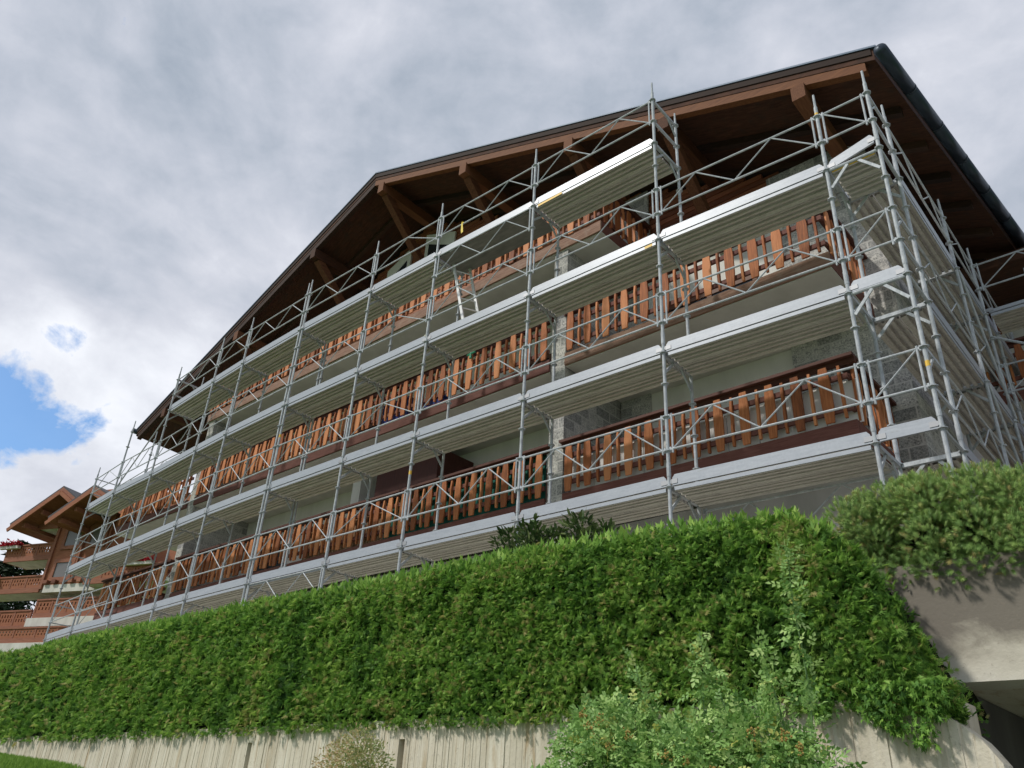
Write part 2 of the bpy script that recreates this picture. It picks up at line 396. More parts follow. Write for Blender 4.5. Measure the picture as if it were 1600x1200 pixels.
# walls
wl = MB()
def gable_wall(mb, x0, x1, z0, y, t, top=None, cut=.5):
    pts = [(x0, y, z0), (x1, y, z0)]
    pts.append((x1, y, (roof_z(x1)-cut) if top is None else top))
    if top is None and x0 < RIDGE[0] < x1: pts.append((RIDGE[0], y, RIDGE[1]-cut))
    pts.append((x0, y, (roof_z(x0)-cut) if top is None else top)); mb.prism(pts, (0, t, 0))
wl.box(-19.35, YW, -2.3, XR-.002, YW+.3, 5.95)
wl.box(XR-.3, YW+.3, -2.3, XR, 8.3, 6.2); wl.box(XL, YW+.3, -2.3, XL+.3, DEEP, 7.9); wl.box(XL, DEEP-.3, -2.3, XR, DEEP, 7)
wl.box(XR-.3, 8.3, -2.3, XR, DEEP, 6.4)
wl.build('wall', 'wall render', B)
st = MB()     # granite block cladding, 3 mm proud of the render
for z0, z1 in ((-2.2, 3.28), (3.3, 5.97)):
    st.box(-2.55, YW-.06, z0, XR+.05, YW-.003, z1)
st.build('stone_cladding', 'granite block', B); st = MB()
st.box(XR+.003, YW-.003, -2.2, XR+.05, 5.2, 6.15)
st.build('stone_cladding', 'granite block', B); st = MB(); st.box(-2.6, YW-.06, 6.0, XR+.05, YW-.003, 7.0)
st.build('stone_cladding', 'granite block', B); st = MB(); st.box(-6.3, YW-.05, 6.0, -5.2, YW-.003, 8.2)
st.build('stone_cladding', 'granite block', B); st = MB(); st.box(-5.96, YW-.05, .5, -5.3, YW-.003, 3.28); st.box(-5.96, YW-.05, 3.4, -5.3, YW-.003, 5.95)
st.build('stone_cladding', 'granite block', B)
sd_ = MB()    # timber boarding of the gable
z = 5.98
while z < 11.3:
    def xs_at(zz):
        return max(XL, RIDGE[0]-(RIDGE[1]-.52-zz)/SL_L), min(XR, RIDGE[0]+(RIDGE[1]-.52-zz)/SL_R)
    a, b = xs_at(z+.13)
    if b-a > .3:
        sd_.prism([(a, YW, z), (b, YW, z), (b, YW+.02, z+.125), (a, YW+.02, z+.125)], (0, .08, 0), random.random())
    z += .13
sd_.build('gable_boarding', 'siding wood', B)
bs = MB(); bs.box(-23.3, 1.75, -2.3, -1.0, 1.95, .38); bs.build('basement_wall', 'basement render', B)
bo = MB(); bo.box(-1.95, 1.74, -2.2, -1.2, 1.747, -.35); bo.build('basement_opening', 'dark gap', B); bo = MB(); bo.box(-9.2, 1.74, -2.2, -8.3, 1.747, -.3); bo.build('basement_opening', 'dark gap', B)
# party fins
for x0, x1, z0, z1 in ((-6.3, -5.98, -2.2, 5.97), (-19.35, -19.02, -2.2, 5.97), (-12.9, -12.6, .6, 3.28)):
    f = MB(); f.box(x0, 1.2, z0, x1, YW-.003, z1) if x0 != -12.9 else f.box(x0, 2.0, z0, x1, YW-.003, z1)
    f.build('party_wall', 'granite block' if x0 != -12.9 else 'wall render', B)
f = MB(); f.box(-11.9, 1.9, .62, -9.9, 1.96, 3.0); f.box(-11.9, 1.96, .62, -11.84, YW-.003, 3.0); f.box(-9.96, 1.96, .62, -9.9, YW-.003, 3.0); f.build('storage_cupboard', 'partition wood', B)

# windows and balcony doors on the main wall
def window(x0, x1, z0, z1, y=YW, pan='glass', par=B, fr='window frame'):
    w = MB(); w.box(x0, y-.05, z0, x0+.08, y-.004, z1); w.box(x1-.08, y-.05, z0, x1, y-.004, z1)
    w.box(x0+.08, y-.05, z1-.08, x1-.08, y-.004, z1); w.box(x0+.08, y-.05, z0, x1-.08, y-.004, z0+.08)
    if x1-x0 > 1.3: w.box((x0+x1)/2-.05, y-.05, z0+.08, (x0+x1)/2+.05, y-.004, z1-.08)
    o = w.build('window', fr, par); p = MB(); p.box(x0+.08, y-.025, z0+.08, x1-.08, y-.006, z1-.08); p.build('pane', pan, o); return o
for zf in (.62, 3.3):
    for x0, x1 in ((-4.9, -3.0), (-8.6, -6.9), (-15.2, -13.4), (-18.4, -16.7)): window(x0, x1, zf, zf+1.72)
for x0, x1 in ((-8.4, -7.0), (-15.3, -13.7), (-18.2, -16.8)): window(x0, x1, 6.0, 7.75)
# gable windows: trapezoids following the roof
for x0, x1, zb in ((-12.5, -11.3, 9.1), (-14.1, -13.1, 9.1)):
    zt0, zt1 = roof_z(x0)-.95, roof_z(x1)-.95
    w = MB(); w.prism([(x0, YW-.06, zb), (x1, YW-.06, zb), (x1, YW-.06, zt1), (x0, YW-.06, zt0)], (0, .055, 0)); o = w.build('gable_window', 'wall render', B)
    w = MB(); w.prism([(x0+.14, YW-.066, zb+.1), (x1-.14, YW-.066, zb+.1), (x1-.14, YW-.066, zt1-.4), (x0+.14, YW-.066, zt0-.4)], (0, .005, 0)); w.build('pane', 'glass', o)

# ---------------- balconies
def plank_outline(w, z0, z1):
    h = z1-z0; return [(-.36*w, z0), (.36*w, z0), (.5*w, z0+.3*h), (.5*w, z0+.72*h), (.36*w, z1), (-.36*w, z1), (-.5*w, z0+.72*h), (-.5*w, z0+.3*h)]
def balusters(p, q, zf, out, par, pitch=.192):
    """planks from p to q (xy), alternating broad and edge-on; out = outward unit vector"""
    p = Vector((*p, 0)); q = Vector((*q, 0)); d = (q-p); Ln = d.length; d.normalize(); out = Vector(out)
    mb = MB(); nn = int(Ln/pitch); z0, z1 = zf+.025, zf+.84
    for i in range(nn):
        c = p + d*((i+.5)*Ln/nn) + d*random.uniform(-.006, .006); ti = random.uniform(0, 1); dz = random.uniform(-.008, .008); ang = random.uniform(-.014, .014)
        if i % 2 == 0:
            w = .150*random.uniform(.95, 1.05)
            pts = [c + d*(a + ang*(zz-z0)) + Vector((0, 0, zz+dz)) + out*.028 for a, zz in plank_outline(w, z0, z1)]
            mb.prism(pts, -out*.028, ti)
        else:
            # edge-on plank: wavy narrow face with depth
            prof = [(.012, z0+.03), (.03, z0+.3), (.018, z0+.42), (.032, z0+.62), (.014, z1-.02), (-.03, z1-.02), (-.03, z0+.03)]
            pts = [c + out*a + d*(-.018 + ang*(zz-z0)) + Vector((0, 0, zz+dz)) for a, zz in prof]
            mb.prism(pts, d*.036, ti)
    o = mb.build('balustrade', 'plank wood', par)
    rl = MB()
    for zz in (zf+.19, zf+.66):
        a = p - out*.03 + Vector((0, 0, zz)); b = q - out*.03 + Vector((0, 0, zz)); rl.bar(a, b, .04, .075)
    rl.build('cross_rail', 'fascia wood', par)
    return o
def handrail(p, q, zf, out, par):
    h = MB(); out = Vector(out); a = Vector((*p, zf+.925)) - out*.06; b = Vector((*q, zf+.925)) - out*.06
    h.bar(a, b, .24, .045); h.bar(a+Vector((0, 0, -.06))+out*.02, b+Vector((0, 0, -.06))+out*.02, .05, .07); h.build('handrail', 'rail wood', par)
def balcony(x0, x1, zf, fascia='fascia wood', ret=None, retdeep=YW, slab=True, fh=.24, left=None):
    s = MB(); s.box(x0, YF+.045, zf-.26, x1, YW-.005 if not left else YW-.005, zf-.05)
    bal = s.build('balcony', 'slab render', B)
    fm = MB(); fm.box(x0-.01, YF, zf-fh, x1+.01, YF+.04, zf); fm.build('fascia_board', fascia, bal)
    balusters((x0+.02, YF), (x1-.02, YF), zf, (0, -1, 0), bal); handrail((x0-.06, YF), (x1+.1, YF), zf, (0, -1, 0), bal)
    if ret:
        rm = MB(); rm.box(x1-.03, YF+.045, zf-fh, x1+.012, retdeep-.1, zf); rm.build('fascia_board', 'fascia wood', bal)
        balusters((x1, YF+.06), (x1, retdeep-.12), zf, (1, 0, 0), bal); handrail((x1, YF+.05), (x1, retdeep-.06), zf, (1, 0, 0), bal)
    if left:
        rm = MB(); rm.box(x0-.012, YF+.045, zf-fh, x0+.03, left, zf); rm.build('fascia_board', 'fascia wood', bal)
        balusters((x0, left), (x0, YF+.06), zf, (-1, 0, 0), bal); handrail((x0, left), (x0, YF+.05), zf, (-1, 0, 0), bal)
        s = MB(); s.box(x0+.03, YW-.005, zf-.26, -19.36, left, zf-.05); s.build('terrace_slab', 'slab render', bal)
    return bal
b1 = balcony(-5.93, -1.17, .865, ret=True); b1b = balcony(-18.98, -6.33, .865); b1c = balcony(-23.5, -19.4, .865, left=9)
b2 = balcony(-5.95, -1.17, 3.54, 'weathered fascia', ret=True); b2b = balcony(-18.98, -6.33, 3.54); b2c = balcony(-23.75, -19.4, 3.54, left=9)
b3 = balcony(-19.45, -5.18, 6.20, 'weathered fascia', ret=True)
# screens fixed behind the planks of the lowest balconies
p = MB()
x = -5.85
while x < -1.35: p.box(x, 1.27, .87, x+.46, 1.285, 1.50, random.random()); x += .475
p.build('privacy_screen', 'screen panel', b1)
p = MB(); p.box(-10.6, 1.27, .87, -6.4, 1.28, 1.74); p.build('privacy_screen', 'green cloth', b1b)
p = MB()
for i in range(60): p.tube((-13.3+i*.045, 1.27, .88), (-13.3+i*.045, 1.27, 1.62+.03*random.random()), .02, 5, tone=random.random())
p.build('reed_screen', 'reed mat', b1b)
p = MB(); p.box(-17.0, 1.27, 3.56, -13.6, 1.28, 4.0); p.build('privacy_screen', 'screen panel', b2b)

# ---------------- roof
R0 = MB()
def slope_prism(mb, side, y0, y1, dz0, dz1, pull=0.0, skew=True):
    """one roof slope between two offsets below the roof plane"""
    def ex(y):
        if side > 0: return eave_x(y)-pull
        return LEFT_EX - .06*(y-EY) + pull
    rx = RIDGE[0]; vs = []
    for y in (y0, y1):
        e = ex(y)
        for xx, dz in ((rx, dz0), (e, dz0), (e, dz1), (rx, dz1)): vs.append((xx, y, roof_z(xx)+dz))
    mb.add(vs, [(0, 1, 2, 3), (7, 6, 5, 4), (0, 4, 5, 1), (1, 5, 6, 2), (2, 6, 7, 3), (3, 7, 4, 0)])
sl = MB()
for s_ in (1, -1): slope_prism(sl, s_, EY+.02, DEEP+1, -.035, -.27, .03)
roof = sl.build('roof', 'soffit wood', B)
sl = MB()
for s_ in (1, -1): slope_prism(sl, s_, EY-.02, DEEP+1.02, .0, -.034, -.03)
sl.build('metal_roofing', 'roof metal', roof)
def ravine(side, y, w, dz0, dz1, x0, x1, name, m_, tone=.5):
    vs = []
    for yy in (y, y+w):
        for xx, dz in ((x0, dz0), (x1, dz0), (x1, dz1), (x0, dz1)): vs.append((xx, yy, roof_z(xx)+dz))
    mb = MB(); mb.add(vs, [(0, 1, 2, 3), (7, 6, 5, 4), (0, 4, 5, 1), (1, 5, 6, 2), (2, 6, 7, 3), (3, 7, 4, 0)], tone); mb.build(name, m_, roof)
ravine(1, EY+.03, .13, -.272, -.45, RIDGE[0]+.0, -.12, 'verge_rafter', 'verge wood')
ravine(-1, EY+.03, .13, -.272, -.45, LEFT_EX+.15, RIDGE[0]-.002, 'verge_rafter', 'rafter wood')
fb = MB()
vs = []
ravine(1, EY-.0, .019, -.036, -.17, RIDGE[0], -.0, 'verge_board', 'rafter wood', .2)
ravine(-1, EY-.0, .019, -.036, -.17, LEFT_EX+.05, RIDGE[0]-.002, 'verge_board', 'rafter wood', .2)
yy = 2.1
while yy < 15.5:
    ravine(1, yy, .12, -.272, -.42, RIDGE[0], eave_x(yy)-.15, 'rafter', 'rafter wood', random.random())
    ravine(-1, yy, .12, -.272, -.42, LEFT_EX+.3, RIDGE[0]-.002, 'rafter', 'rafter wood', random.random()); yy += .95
def purlin(x, strut=True, y1=YW):
    zt = roof_z(x)-.45 if abs(x-RIDGE[0]) > .2 else RIDGE[1]-.5
    mb = MB(); mb.box(x-.11, EY+.0, zt-.29, x+.11, y1 if x > XL else 8, zt, random.random()); o = mb.build('purlin', 'purlin wood', roof)
    if strut:
        mb = MB(); mb.bar((x, EY+.22, zt-.26), (x, YW-.05, zt-1.85), .19, .2, (0, -1, 1)); mb.build('strut', 'purlin wood', roof)
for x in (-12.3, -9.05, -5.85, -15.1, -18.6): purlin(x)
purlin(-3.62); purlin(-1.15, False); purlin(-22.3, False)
gt = MB()    # half round gutter along the right eave with joint rings
for i in range(16):
    y0 = EY-.15 + i*1.02; y1 = min(y0+1.02, DEEP+1)
    a = Vector((eave_x(y0)+.115, y0, EAVE_Z-.30)); b = Vector((eave_x(y1)+.115, y1, EAVE_Z-.30)); gt.tube(a, b, .098, 18)
    gt.tube(b-(b-a).normalized()*.03, b, .1025, 18)
a = Vector((eave_x(EY-.15)+.115, EY-.15, EAVE_Z-.30)); gt.add(*(lambda c, r: ([(c.x+r*math.cos(t)*math.cos(p_), c.y-r*math.sin(p_)*.6, c.z+r*math.sin(t)*math.cos(p_)) for p_ in (0, .5, 1.0, 1.5) for t in [i*math.pi/8 for i in range(16)]],
      [(j*16+i, j*16+(i+1) % 16, (j+1)*16+(i+1) % 16, (j+1)*16+i) for j in range(3) for i in range(16)]))(a, .098))
gt.build('gutter', 'gutter metal', roof, True)
gt = MB(); gt.tube((LEFT_EX-.07, EY-.1, LEFT_EZ-.07), (LEFT_EX-1.0, DEEP+1, LEFT_EZ-.12), .085, 12); gt.build('gutter', 'gutter metal', roof, True)
# side wing behind the corner
wg = MB(); wg.box(XR+.003, 8.3, -2.3, 5, DEEP-.4, 5.85); wing = wg.build('side_wing', 'siding wood', B)
wg = MB(); wg.box(XR+.06, 6.5, 5.86, 5.6, DEEP, 6.08); wg.build('wing_roof', 'soffit wood', wing)
wg = MB(); wg.box(XR+.06, 6.95, 3.24, 5, 8.295, 3.48); wb = wg.build('balcony', 'slab render', B)
wg = MB(); wg.box(XR+.06, 6.9, 3.24, 5, 6.945, 3.5); wg.build('fascia_board', 'fascia wood', wb)
balusters((XR+.1, 6.9), (4.9, 6.9), 3.5, (0, -1, 0), wb); handrail((XR+.1, 6.9), (4.9, 6.9), 3.5, (0, -1, 0), wb)
wg = MB(); wg.box(XR+.1, 8.28, 3.5, 3, 8.295, 5.4); wg.build('light_wall', 'wall render', wing)

# ================================================================ SCAFFOLDING
F = thing('scaffold', 'galvanised steel scaffold with four decks of corrugated planks along the long balcony front', 'scaffolding', (-12, .3, -2.2))
FS = thing('scaffold', 'galvanised steel scaffold running back along the right side wall under the gutter', 'scaffolding', (0, 3, -2.2))
GV = 'galvanised steel'
PX = [(0, .10), (-.68, .09), (-3.22, -.04), (-5.77, -.09), (-8.28, -.14), (-10.33, -.16), (-12.86, -.17), (-15.46, -.12), (-17.03, -.05), (-19.68, .09), (-22.15, .16), (-24.35, .32)]
TOP = [5.43, 5.43, 7.42, 7.42, 7.4, 7.4, 7.4, 7.4, 7.4, 7.44, 6.38, 5.4]
IN = .73
def standard(x, y, ztop, par, zb=-2.2, spigot=.24):
    mb = MB(); mb.tube((x, y, zb+.25), (x, y, ztop-spigot), .0245, 10); mb.tube((x, y, ztop-spigot), (x, y, ztop), .0185, 8, .016)
    for zz in (0., 2., 4.): # sleeves where the tubes join
        if zz+.28 < ztop-spigot: mb.tube((x, y, zz+.14), (x, y, zz+.33), .0285, 10)
    k = math.ceil((zb+.5)/.5)*.5
    while k < ztop-.1:
        mb.tube((x, y, k-.006), (x, y, k+.006), .056, 8); mb.tube((x, y, k-.022), (x, y, k+.022), .03, 8)
        k += .5
    o = mb.build('standard', GV, par, False)
    b = MB(); b.tube((x, y, zb+.01), (x, y, zb+.26), .017, 8); b.box(x-.075, y-.075, zb, x+.075, y+.075, zb+.01); b.build('base_jack', GV, o); return o
def guardrail(a, b, z, par, n, lo=.5, hi=1.0, flip=False, r=.015):
    """lattice guard: two tubes, end uprights set in from the posts, zigzag of n thin bars"""
    a = Vector((*a, z)); b = Vector((*b, z)); d = (b-a).normalized(); Ln = (b-a).length; U = Vector((0, 0, 1)); mb = MB()
    a1 = a+d*.075; b1 = b-d*.075
    mb.tube(a1+U*hi, b1+U*hi, r); mb.tube(a1+U*(lo+.02), b1+U*(lo+.02), r)
    for e, s_ in ((a1, -1), (b1, 1)):
        mb.tube(e+U*(lo-.035), e+U*(hi+.035), r*.95)
        for hh in (lo+.02, hi):
            mb.bar(e+U*hh, e+U*hh+d*(s_*.045), .018, .03); mb.box(*(e+U*hh+d*(s_*.035)-Vector((.012, .012, .035))), *(e+U*hh+d*(s_*.035)+Vector((.012, .012, .03))))
    for i in range(n):
        p_ = a1+(b1-a1)*(i/n); q_ = a1+(b1-a1)*((i+1)/n); up = (i % 2 == 0) != flip
        mb.tube(p_+U*(lo+.02 if up else hi), q_+U*(hi if up else lo+.02), .0105, 6)
    return mb.build('guardrail', GV, par)
def deck(a, b, z, y_in, par, outw=0.0, plain=False, edge=None):
    """two corrugated steel planks from post a to post b (outer line), spreading to the inner posts"""
    a = Vector((*a, z)); b = Vector((*b, z)); d = (b-a).normalized(); side = Vector((-d.y, d.x, 0))
    if side.dot(Vector((y_in[0]-a.x, y_in[1]-a.y, 0))) < 0: side = -side
    Wd = .70; mb = MB(); a = a+d*.06; b = b-d*.06
    if plain:
        o = MB(); o.bar(a+side*(.02+Wd/2)+Vector((0, 0, -.025)), b+side*(.02+Wd/2)+Vector((0, 0, -.025)), Wd, .02); return o.build('hatch_deck', 'plywood deck', par)
    for pl in range(2):
        s0 = .018+pl*.355; w = .338; prof = [(0, .0), (0, -.058), (.022, -.058), (.026, -.048)]
        k = 3; cw = (w-.052)/k
        for i in range(k):
            u = .026+i*cw; prof += [(u+cw*.04, -.004), (u+cw*.46, -.004), (u+cw*.56, -.052), (u+cw, -.052)]
        prof += [(w-.022, -.058), (w, -.058), (w, 0)]
        vs = [a+side*(s0+u)+Vector((0, 0, h)) for u, h in prof] + [b+side*(s0+u)+Vector((0, 0, h)) for u, h in prof]
        n_ = len(prof); fs = [(i, i+1, n_+i+1, n_+i) for i in range(n_-1)] + [(n_-1, 0, n_, 2*n_-1)]
        mb.add(vs, fs, random.random())
    o = mb.build('deck', 'deck steel', par)
    e = MB(); e.bar(a+side*.012+Vector((0, 0, -.028)), b+side*.012+Vector((0, 0, -.028)), .006, .05); e.build('deck_edge', edge or 'aluminium board', o)
    return o
def toe(a, b, z, par, inset=.03, z0=.012, z1=.0, h=.15):
    a = Vector((*a, z)); b = Vector((*b, z)); d = (b-a).normalized(); U = Vector((0, 0, 1)); nrm = Vector((d.y, -d.x, 0))
    a1 = a+d*.045; b1 = b-d*.045; mb = MB(); lo0, lo1 = z0, z0+z1; off = -nrm*inset*0
    pts = [a1+U*lo0, b1+U*lo1, b1+U*(lo1+h*.72), b1-d*.035+U*(lo1+h), a1+d*.035+U*(lo0+h), a1+U*(lo0+h*.72)]
    mb.prism([p_+nrm*.0 for p_ in pts], -nrm*.028); o = mb.build('toe_board', 'aluminium board', par)
    for e, s_, l0 in ((a1, 1, lo0), (b1, -1, lo1)):
        c = MB(); q_ = e+U*(l0+.055)-d*s_*.012; c.bar(q_+nrm*.004, q_+d*s_*.085+nrm*.004, .006, .062, (0, 0, 1)); c.bar(q_-d*s_*.03+U*.0, q_+nrm*.0, .02, .05); c.build('end_clip', 'clip plate', o)
    return o
def transom(p, q, z, par, brace=True):
    p = Vector((*p, z)); q = Vector((*q, z)); U = Vector((0, 0, 1)); d = (q-p).normalized(); mb = MB()
    mb.bar(p+d*.03-U*.02, q-d*.03-U*.02, .05, .05)
    if brace:
        mb.bar(p+d*.02-U*.30, p+d*.26-U*.05, .02, .038); mb.bar(q-d*.02-U*.30, q-d*.26-U*.05, .02, .038)
    return mb.build('transom', GV, par)

NP = len(PX)
for i, (x, y) in enumerate(PX):
    if i == 6:
        standard(x+.055, y, TOP[i]+.02, F); standard(x-.06, y, TOP[i]-.03, F); standard(x+.055, y+IN, 6.0, F); standard(x-.06, y+IN, 6.0, F)
    else:
        standard(x, y, TOP[i], F)
        it = {0: None, 1: 4.3, 2: 7.3, 9: 7.42, 10: 6.3, 11: 5.35}.get(i, 6.2)
        if it: standard(x, y+IN, it, F)
    lv = 4 if 2 <= i <= 9 else 3
    if i == 0: continue
    for k in range(lv): transom((x, y), (x, y+IN), 2*k, F)
for i in range(1, NP-1):
    a, b = PX[i], PX[i+1]; Ln = math.dist(a, b); n_ = 4 if Ln > 2.3 else 2
    lv = 4 if 2 <= i <= 8 else 3
    for k in range(lv):
        z = 2*k
        plain = (k == 3 and i == 3)
        deck(b, a, z, (a[0], 5), F, plain=plain, edge='yellow edge' if False else None)
        toe(b, a, z, F)
        guardrail(b, a, z, F, n_)
# guard seen under the top deck of the ladder bay and under the lowest deck of another
guardrail(PX[4], PX[3], 5.0, F, 4); guardrail(PX[6], PX[5], -1.02, F, 4)
guardrail((PX[2][0], .75), (PX[1][0], .8), -1.1, F, 4)
for px_, pl_, pz in ((PX[3][0]+.10, .55, 6), (PX[2][0]-.3, .18, 4)):
    mb = MB(); y_ = PX[3][1] if pz == 6 else PX[2][1]; mb.box(px_, y_+.004, pz-.05, px_+pl_, y_+.010, pz-.004); mb.build('yellow_mark', 'yellow edge', F)
for ix, pz in ((4, 1.3), (1, 5.0), (6, 3.2), (0, .75)):
    mb = MB(); mb.tube((PX[ix][0]+(.055 if ix == 6 else 0), PX[ix][1], pz), (PX[ix][0]+(.055 if ix == 6 else 0), PX[ix][1], pz+.07), .0258, 10); mb.build('yellow_mark', 'yellow edge', F)
# short corner bay
a, b = PX[1], PX[0]
for k in range(3): guardrail(a, b, 2*k, F, 1, flip=(k == 2))
toe(a, b, 0, F); toe(a, b, 2, F); toe(a, b, 4, F, z0=.0, z1=.13)
for z in (2, 4): # ledger under the corner boards with its two knee braces
    mb = MB(); pa = Vector((a[0]+.03, a[1], z-.02)); pb = Vector((b[0]-.03, b[1], z-.02)); mb.tube(pa, pb, .022)
    mb.bar(pa+Vector((0, 0, -.30)), pa+Vector((.24, 0, -.02)), .02, .038); mb.bar(pb+Vector((0, 0, -.30)), pb+Vector((-.24, 0, -.02)), .02, .038); mb.build('corner_ledger', GV, F)
deck(a, b, 4, (a[0], 5), F, edge='yellow edge')
# left end: end guards and the return frame behind the last bays
for z in (0, 2, 4):
    x, y = PX[11]
    for hh in (.5, 1.0):
        mb = MB(); mb.tube((x, y, z+hh), (x, y+IN, z+hh), .0165); mb.build('end_rail', GV, F)
for z, i in ((6, 9), (6, 2)):
    x, y = PX[i]
    for hh in (.5, 1.0):
        mb = MB(); mb.bar((x, y, z+hh), (x, y+IN, z+hh), .03, .05)
        if hh == 1.0: mb.bar((x, y+IN, z+hh-.28), (x, y+IN-.28, z+hh), .02, .035)
        mb.build('end_rail', GV, F)
for z in (0, 2, 4): guardrail((PX[11][0], PX[11][1]+IN), (PX[10][0], PX[10][1]+IN), z, F, 2)
guardrail((PX[10][0], PX[10][1]+IN), (PX[9][0], PX[9][1]+IN), 4, F, 2)
x9 = PX[9]; mb = MB(); mb.tube((x9[0], x9[1], 5.9), (PX[10][0], PX[10][1], 4.1), .02); mb.build('diagonal_brace', GV, F)

# side scaffold: outer line x=0, inner line x=-.70
SY = [.83, 3.34, 4.94, 7.5]
for i, y in enumerate(SY):
    standard(0, y, 5.4, FS); standard(-.68, y, 4.6 if i else 4.35, FS) if i else None
    for z in (0, 2, 4): transom((0, y), (-.68, y), z, FS)
allY = [(0, .10)] + [(0, y) for y in SY]
for j in range(1, len(allY)-1):
    for z in (0, 2, 4):
        deck(allY[j], allY[j+1], z, (-5, 3), FS); toe(allY[j], allY[j+1], z, FS)
        guardrail(allY[j], allY[j+1], z, FS, 4 if j != 2 else 2)
for z in (0, 2, 4):
    mb = MB()
    for hh in (.5, 1.0): mb.bar((0, .12, z+hh), (0, .81, z+hh), .03, .045)
    mb.bar((0, .12, z+.72), (0, .4, z+1.0), .02, .03); mb.build('corner_guard', GV, FS)
    mb = MB(); mb.tube((0, .12, z), (0, .81, z), .022); mb.build('corner_ledger', GV, FS)
# bays that turn outwards at the third side post
gy = 4.94
standard(2.57, gy, 5.4, FS); standard(2.57, gy+IN, 5.4, FS); standard(.0, gy+IN, 4.4, FS); standard(.62, gy+1.2, 5.4, FS)
for z in (0, 2, 4):
    deck((.02, gy), (2.57, gy), z, (0, 9), FS); toe((.02, gy), (2.57, gy), z, FS, h=.06) if z == 4 else None
    guardrail((0, gy), (2.57, gy), z, FS, 4); transom((2.57, gy), (2.57, gy+IN), z, FS)
mb = MB(); mb.tube((0, gy-.03, 3.55), (2.5, gy-.03, 1.9), .023); mb.build('diagonal_brace', GV, FS)
mb = MB(); mb.tube((-.68, 3.34, 2.1), (-.68, 4.94, 3.9), .02); mb.build('diagonal_brace', GV, FS)
for z0 in (0.05, 2.05):
    mb = MB(); mb.tube((.03, 3.34, z0+1.9), (.03, 4.94, z0), .02); mb.build('diagonal_brace', GV, FS)

# things on the scaffold
la = thing('ladder', 'pale aluminium ladder leaning up to the hatch under the topmost scaffold deck', 'ladder', (-7.7, .4, 4.02))
s0 = [Vector((-7.58, .22, 4.02)), Vector((-7.42, .52, 4.02))]; s1 = [Vector((-8.17, .22, 6.05)), Vector((-8.01, .52, 6.05))]
for a, b in zip(s0, s1):
    mb = MB(); mb.bar(a, b, .028, .06, (1, 0, 0)); mb.build('rail', 'ladder aluminium', la)
mb = MB()
for i in range(1, 8):
    t = i/8; mb.tube(s0[0].lerp(s1[0], t), s0[1].lerp(s1[1], t), .014, 6)
mb.build('rungs', 'ladder aluminium', la)
mb = MB(); mb.tube((-7.62, -.12, 6.53), (-7.60, -.14, 6.545), .028, 8); mb.add([(-7.63, -.155, 6.52), (-7.59, -.155, 6.52), (-7.545, -.16, 6.27), (-7.60, -.16, 6.25)], [(0, 1, 2, 3)]); mb.add([(-7.63, -.15, 6.52), (-7.60, -.15, 6.53), (-7.58, -.155, 6.30), (-7.62, -.155, 6.31)], [(0, 1, 2, 3)])
tag(mb.build('ribbon', 'yellow ribbon'), 'yellow tape tied round the lower tube of the topmost guardrail', 'ribbon')
def blob(name, c, rx, ry, rz, m_, nz=5, jit=.08, n=12, taper=.7):
    mb = MB(); vs = []
    for j in range(nz+1):
        t = j/nz; w = (1-(1-taper)*t)*(1 if j < nz else .45)
        for i in range(n):
            a = 2*math.pi*i/n; k = w*(1+random.uniform(-jit, jit)); vs.append((c[0]+rx*k*math.cos(a), c[1]+ry*k*math.sin(a), c[2]+rz*t))
    fs = [(j*n+i, j*n+(i+1) % n, (j+1)*n+(i+1) % n, (j+1)*n+i) for j in range(nz) for i in range(n)]+[tuple(range(n))[::-1], tuple(range(nz*n, nz*n+n))]
    mb.add(vs, fs); return mb.build(name, m_, None, True)
tag(blob('sack', (-9.0, .42, 4.02), .12, .11, .68, 'pale sack', taper=.55), 'pale greenish sack standing upright behind the toe board of the third scaffold deck', 'sack')
tag(blob('clay_pot', (-10.15, .45, 4.02), .13, .13, .42, 'brown clay', jit=.03, taper=1.2), 'brown pot behind the toe board of the third scaffold deck', 'pot')
def crate(name, x0, y0, z0, x1, y1, z1, m_, label, cat):
    t = thing(name, label, cat, ((x0+x1)/2, (y0+y1)/2, z0))
    mb = MB(); mb.prism([(x0, y0, z0), (x1, y0, z0), (x1+.02, y0, z1), (x0-.02, y0, z1)], (0, y1-y0, 0)); mb.build('body', m_, t)
    mb = MB(); mb.box(x0-.04, y0-.03, z1+.002, x1+.04, y1+.03, z1+.05); mb.build('lid', m_, t)
crate('storage_box', -11.35, 1.4, 3.5, -10.5, 1.85, 4.12, 'blue plastic', 'dark blue plastic storage box seen through the planks of the middle balcony, farther left', 'box')
crate('storage_box', -10.1, 1.4, 3.5, -9.45, 1.8, 3.86, 'blue plastic', 'low dark blue plastic box behind the middle balcony planks, nearer the grey party wall', 'box')
mb = MB(); mb.tube((-8.33, 1.085, 4.24), (-8.33, 1.085, 4.42), .03, 8, .014); mb.tube((-8.42, 1.08, 4.33), (-8.20, 1.08, 4.35), .02, 6); tag(mb.build('spray_bottle', 'green plastic'), 'small bright green plastic bottle hung on the middle balcony planks', 'bottle')

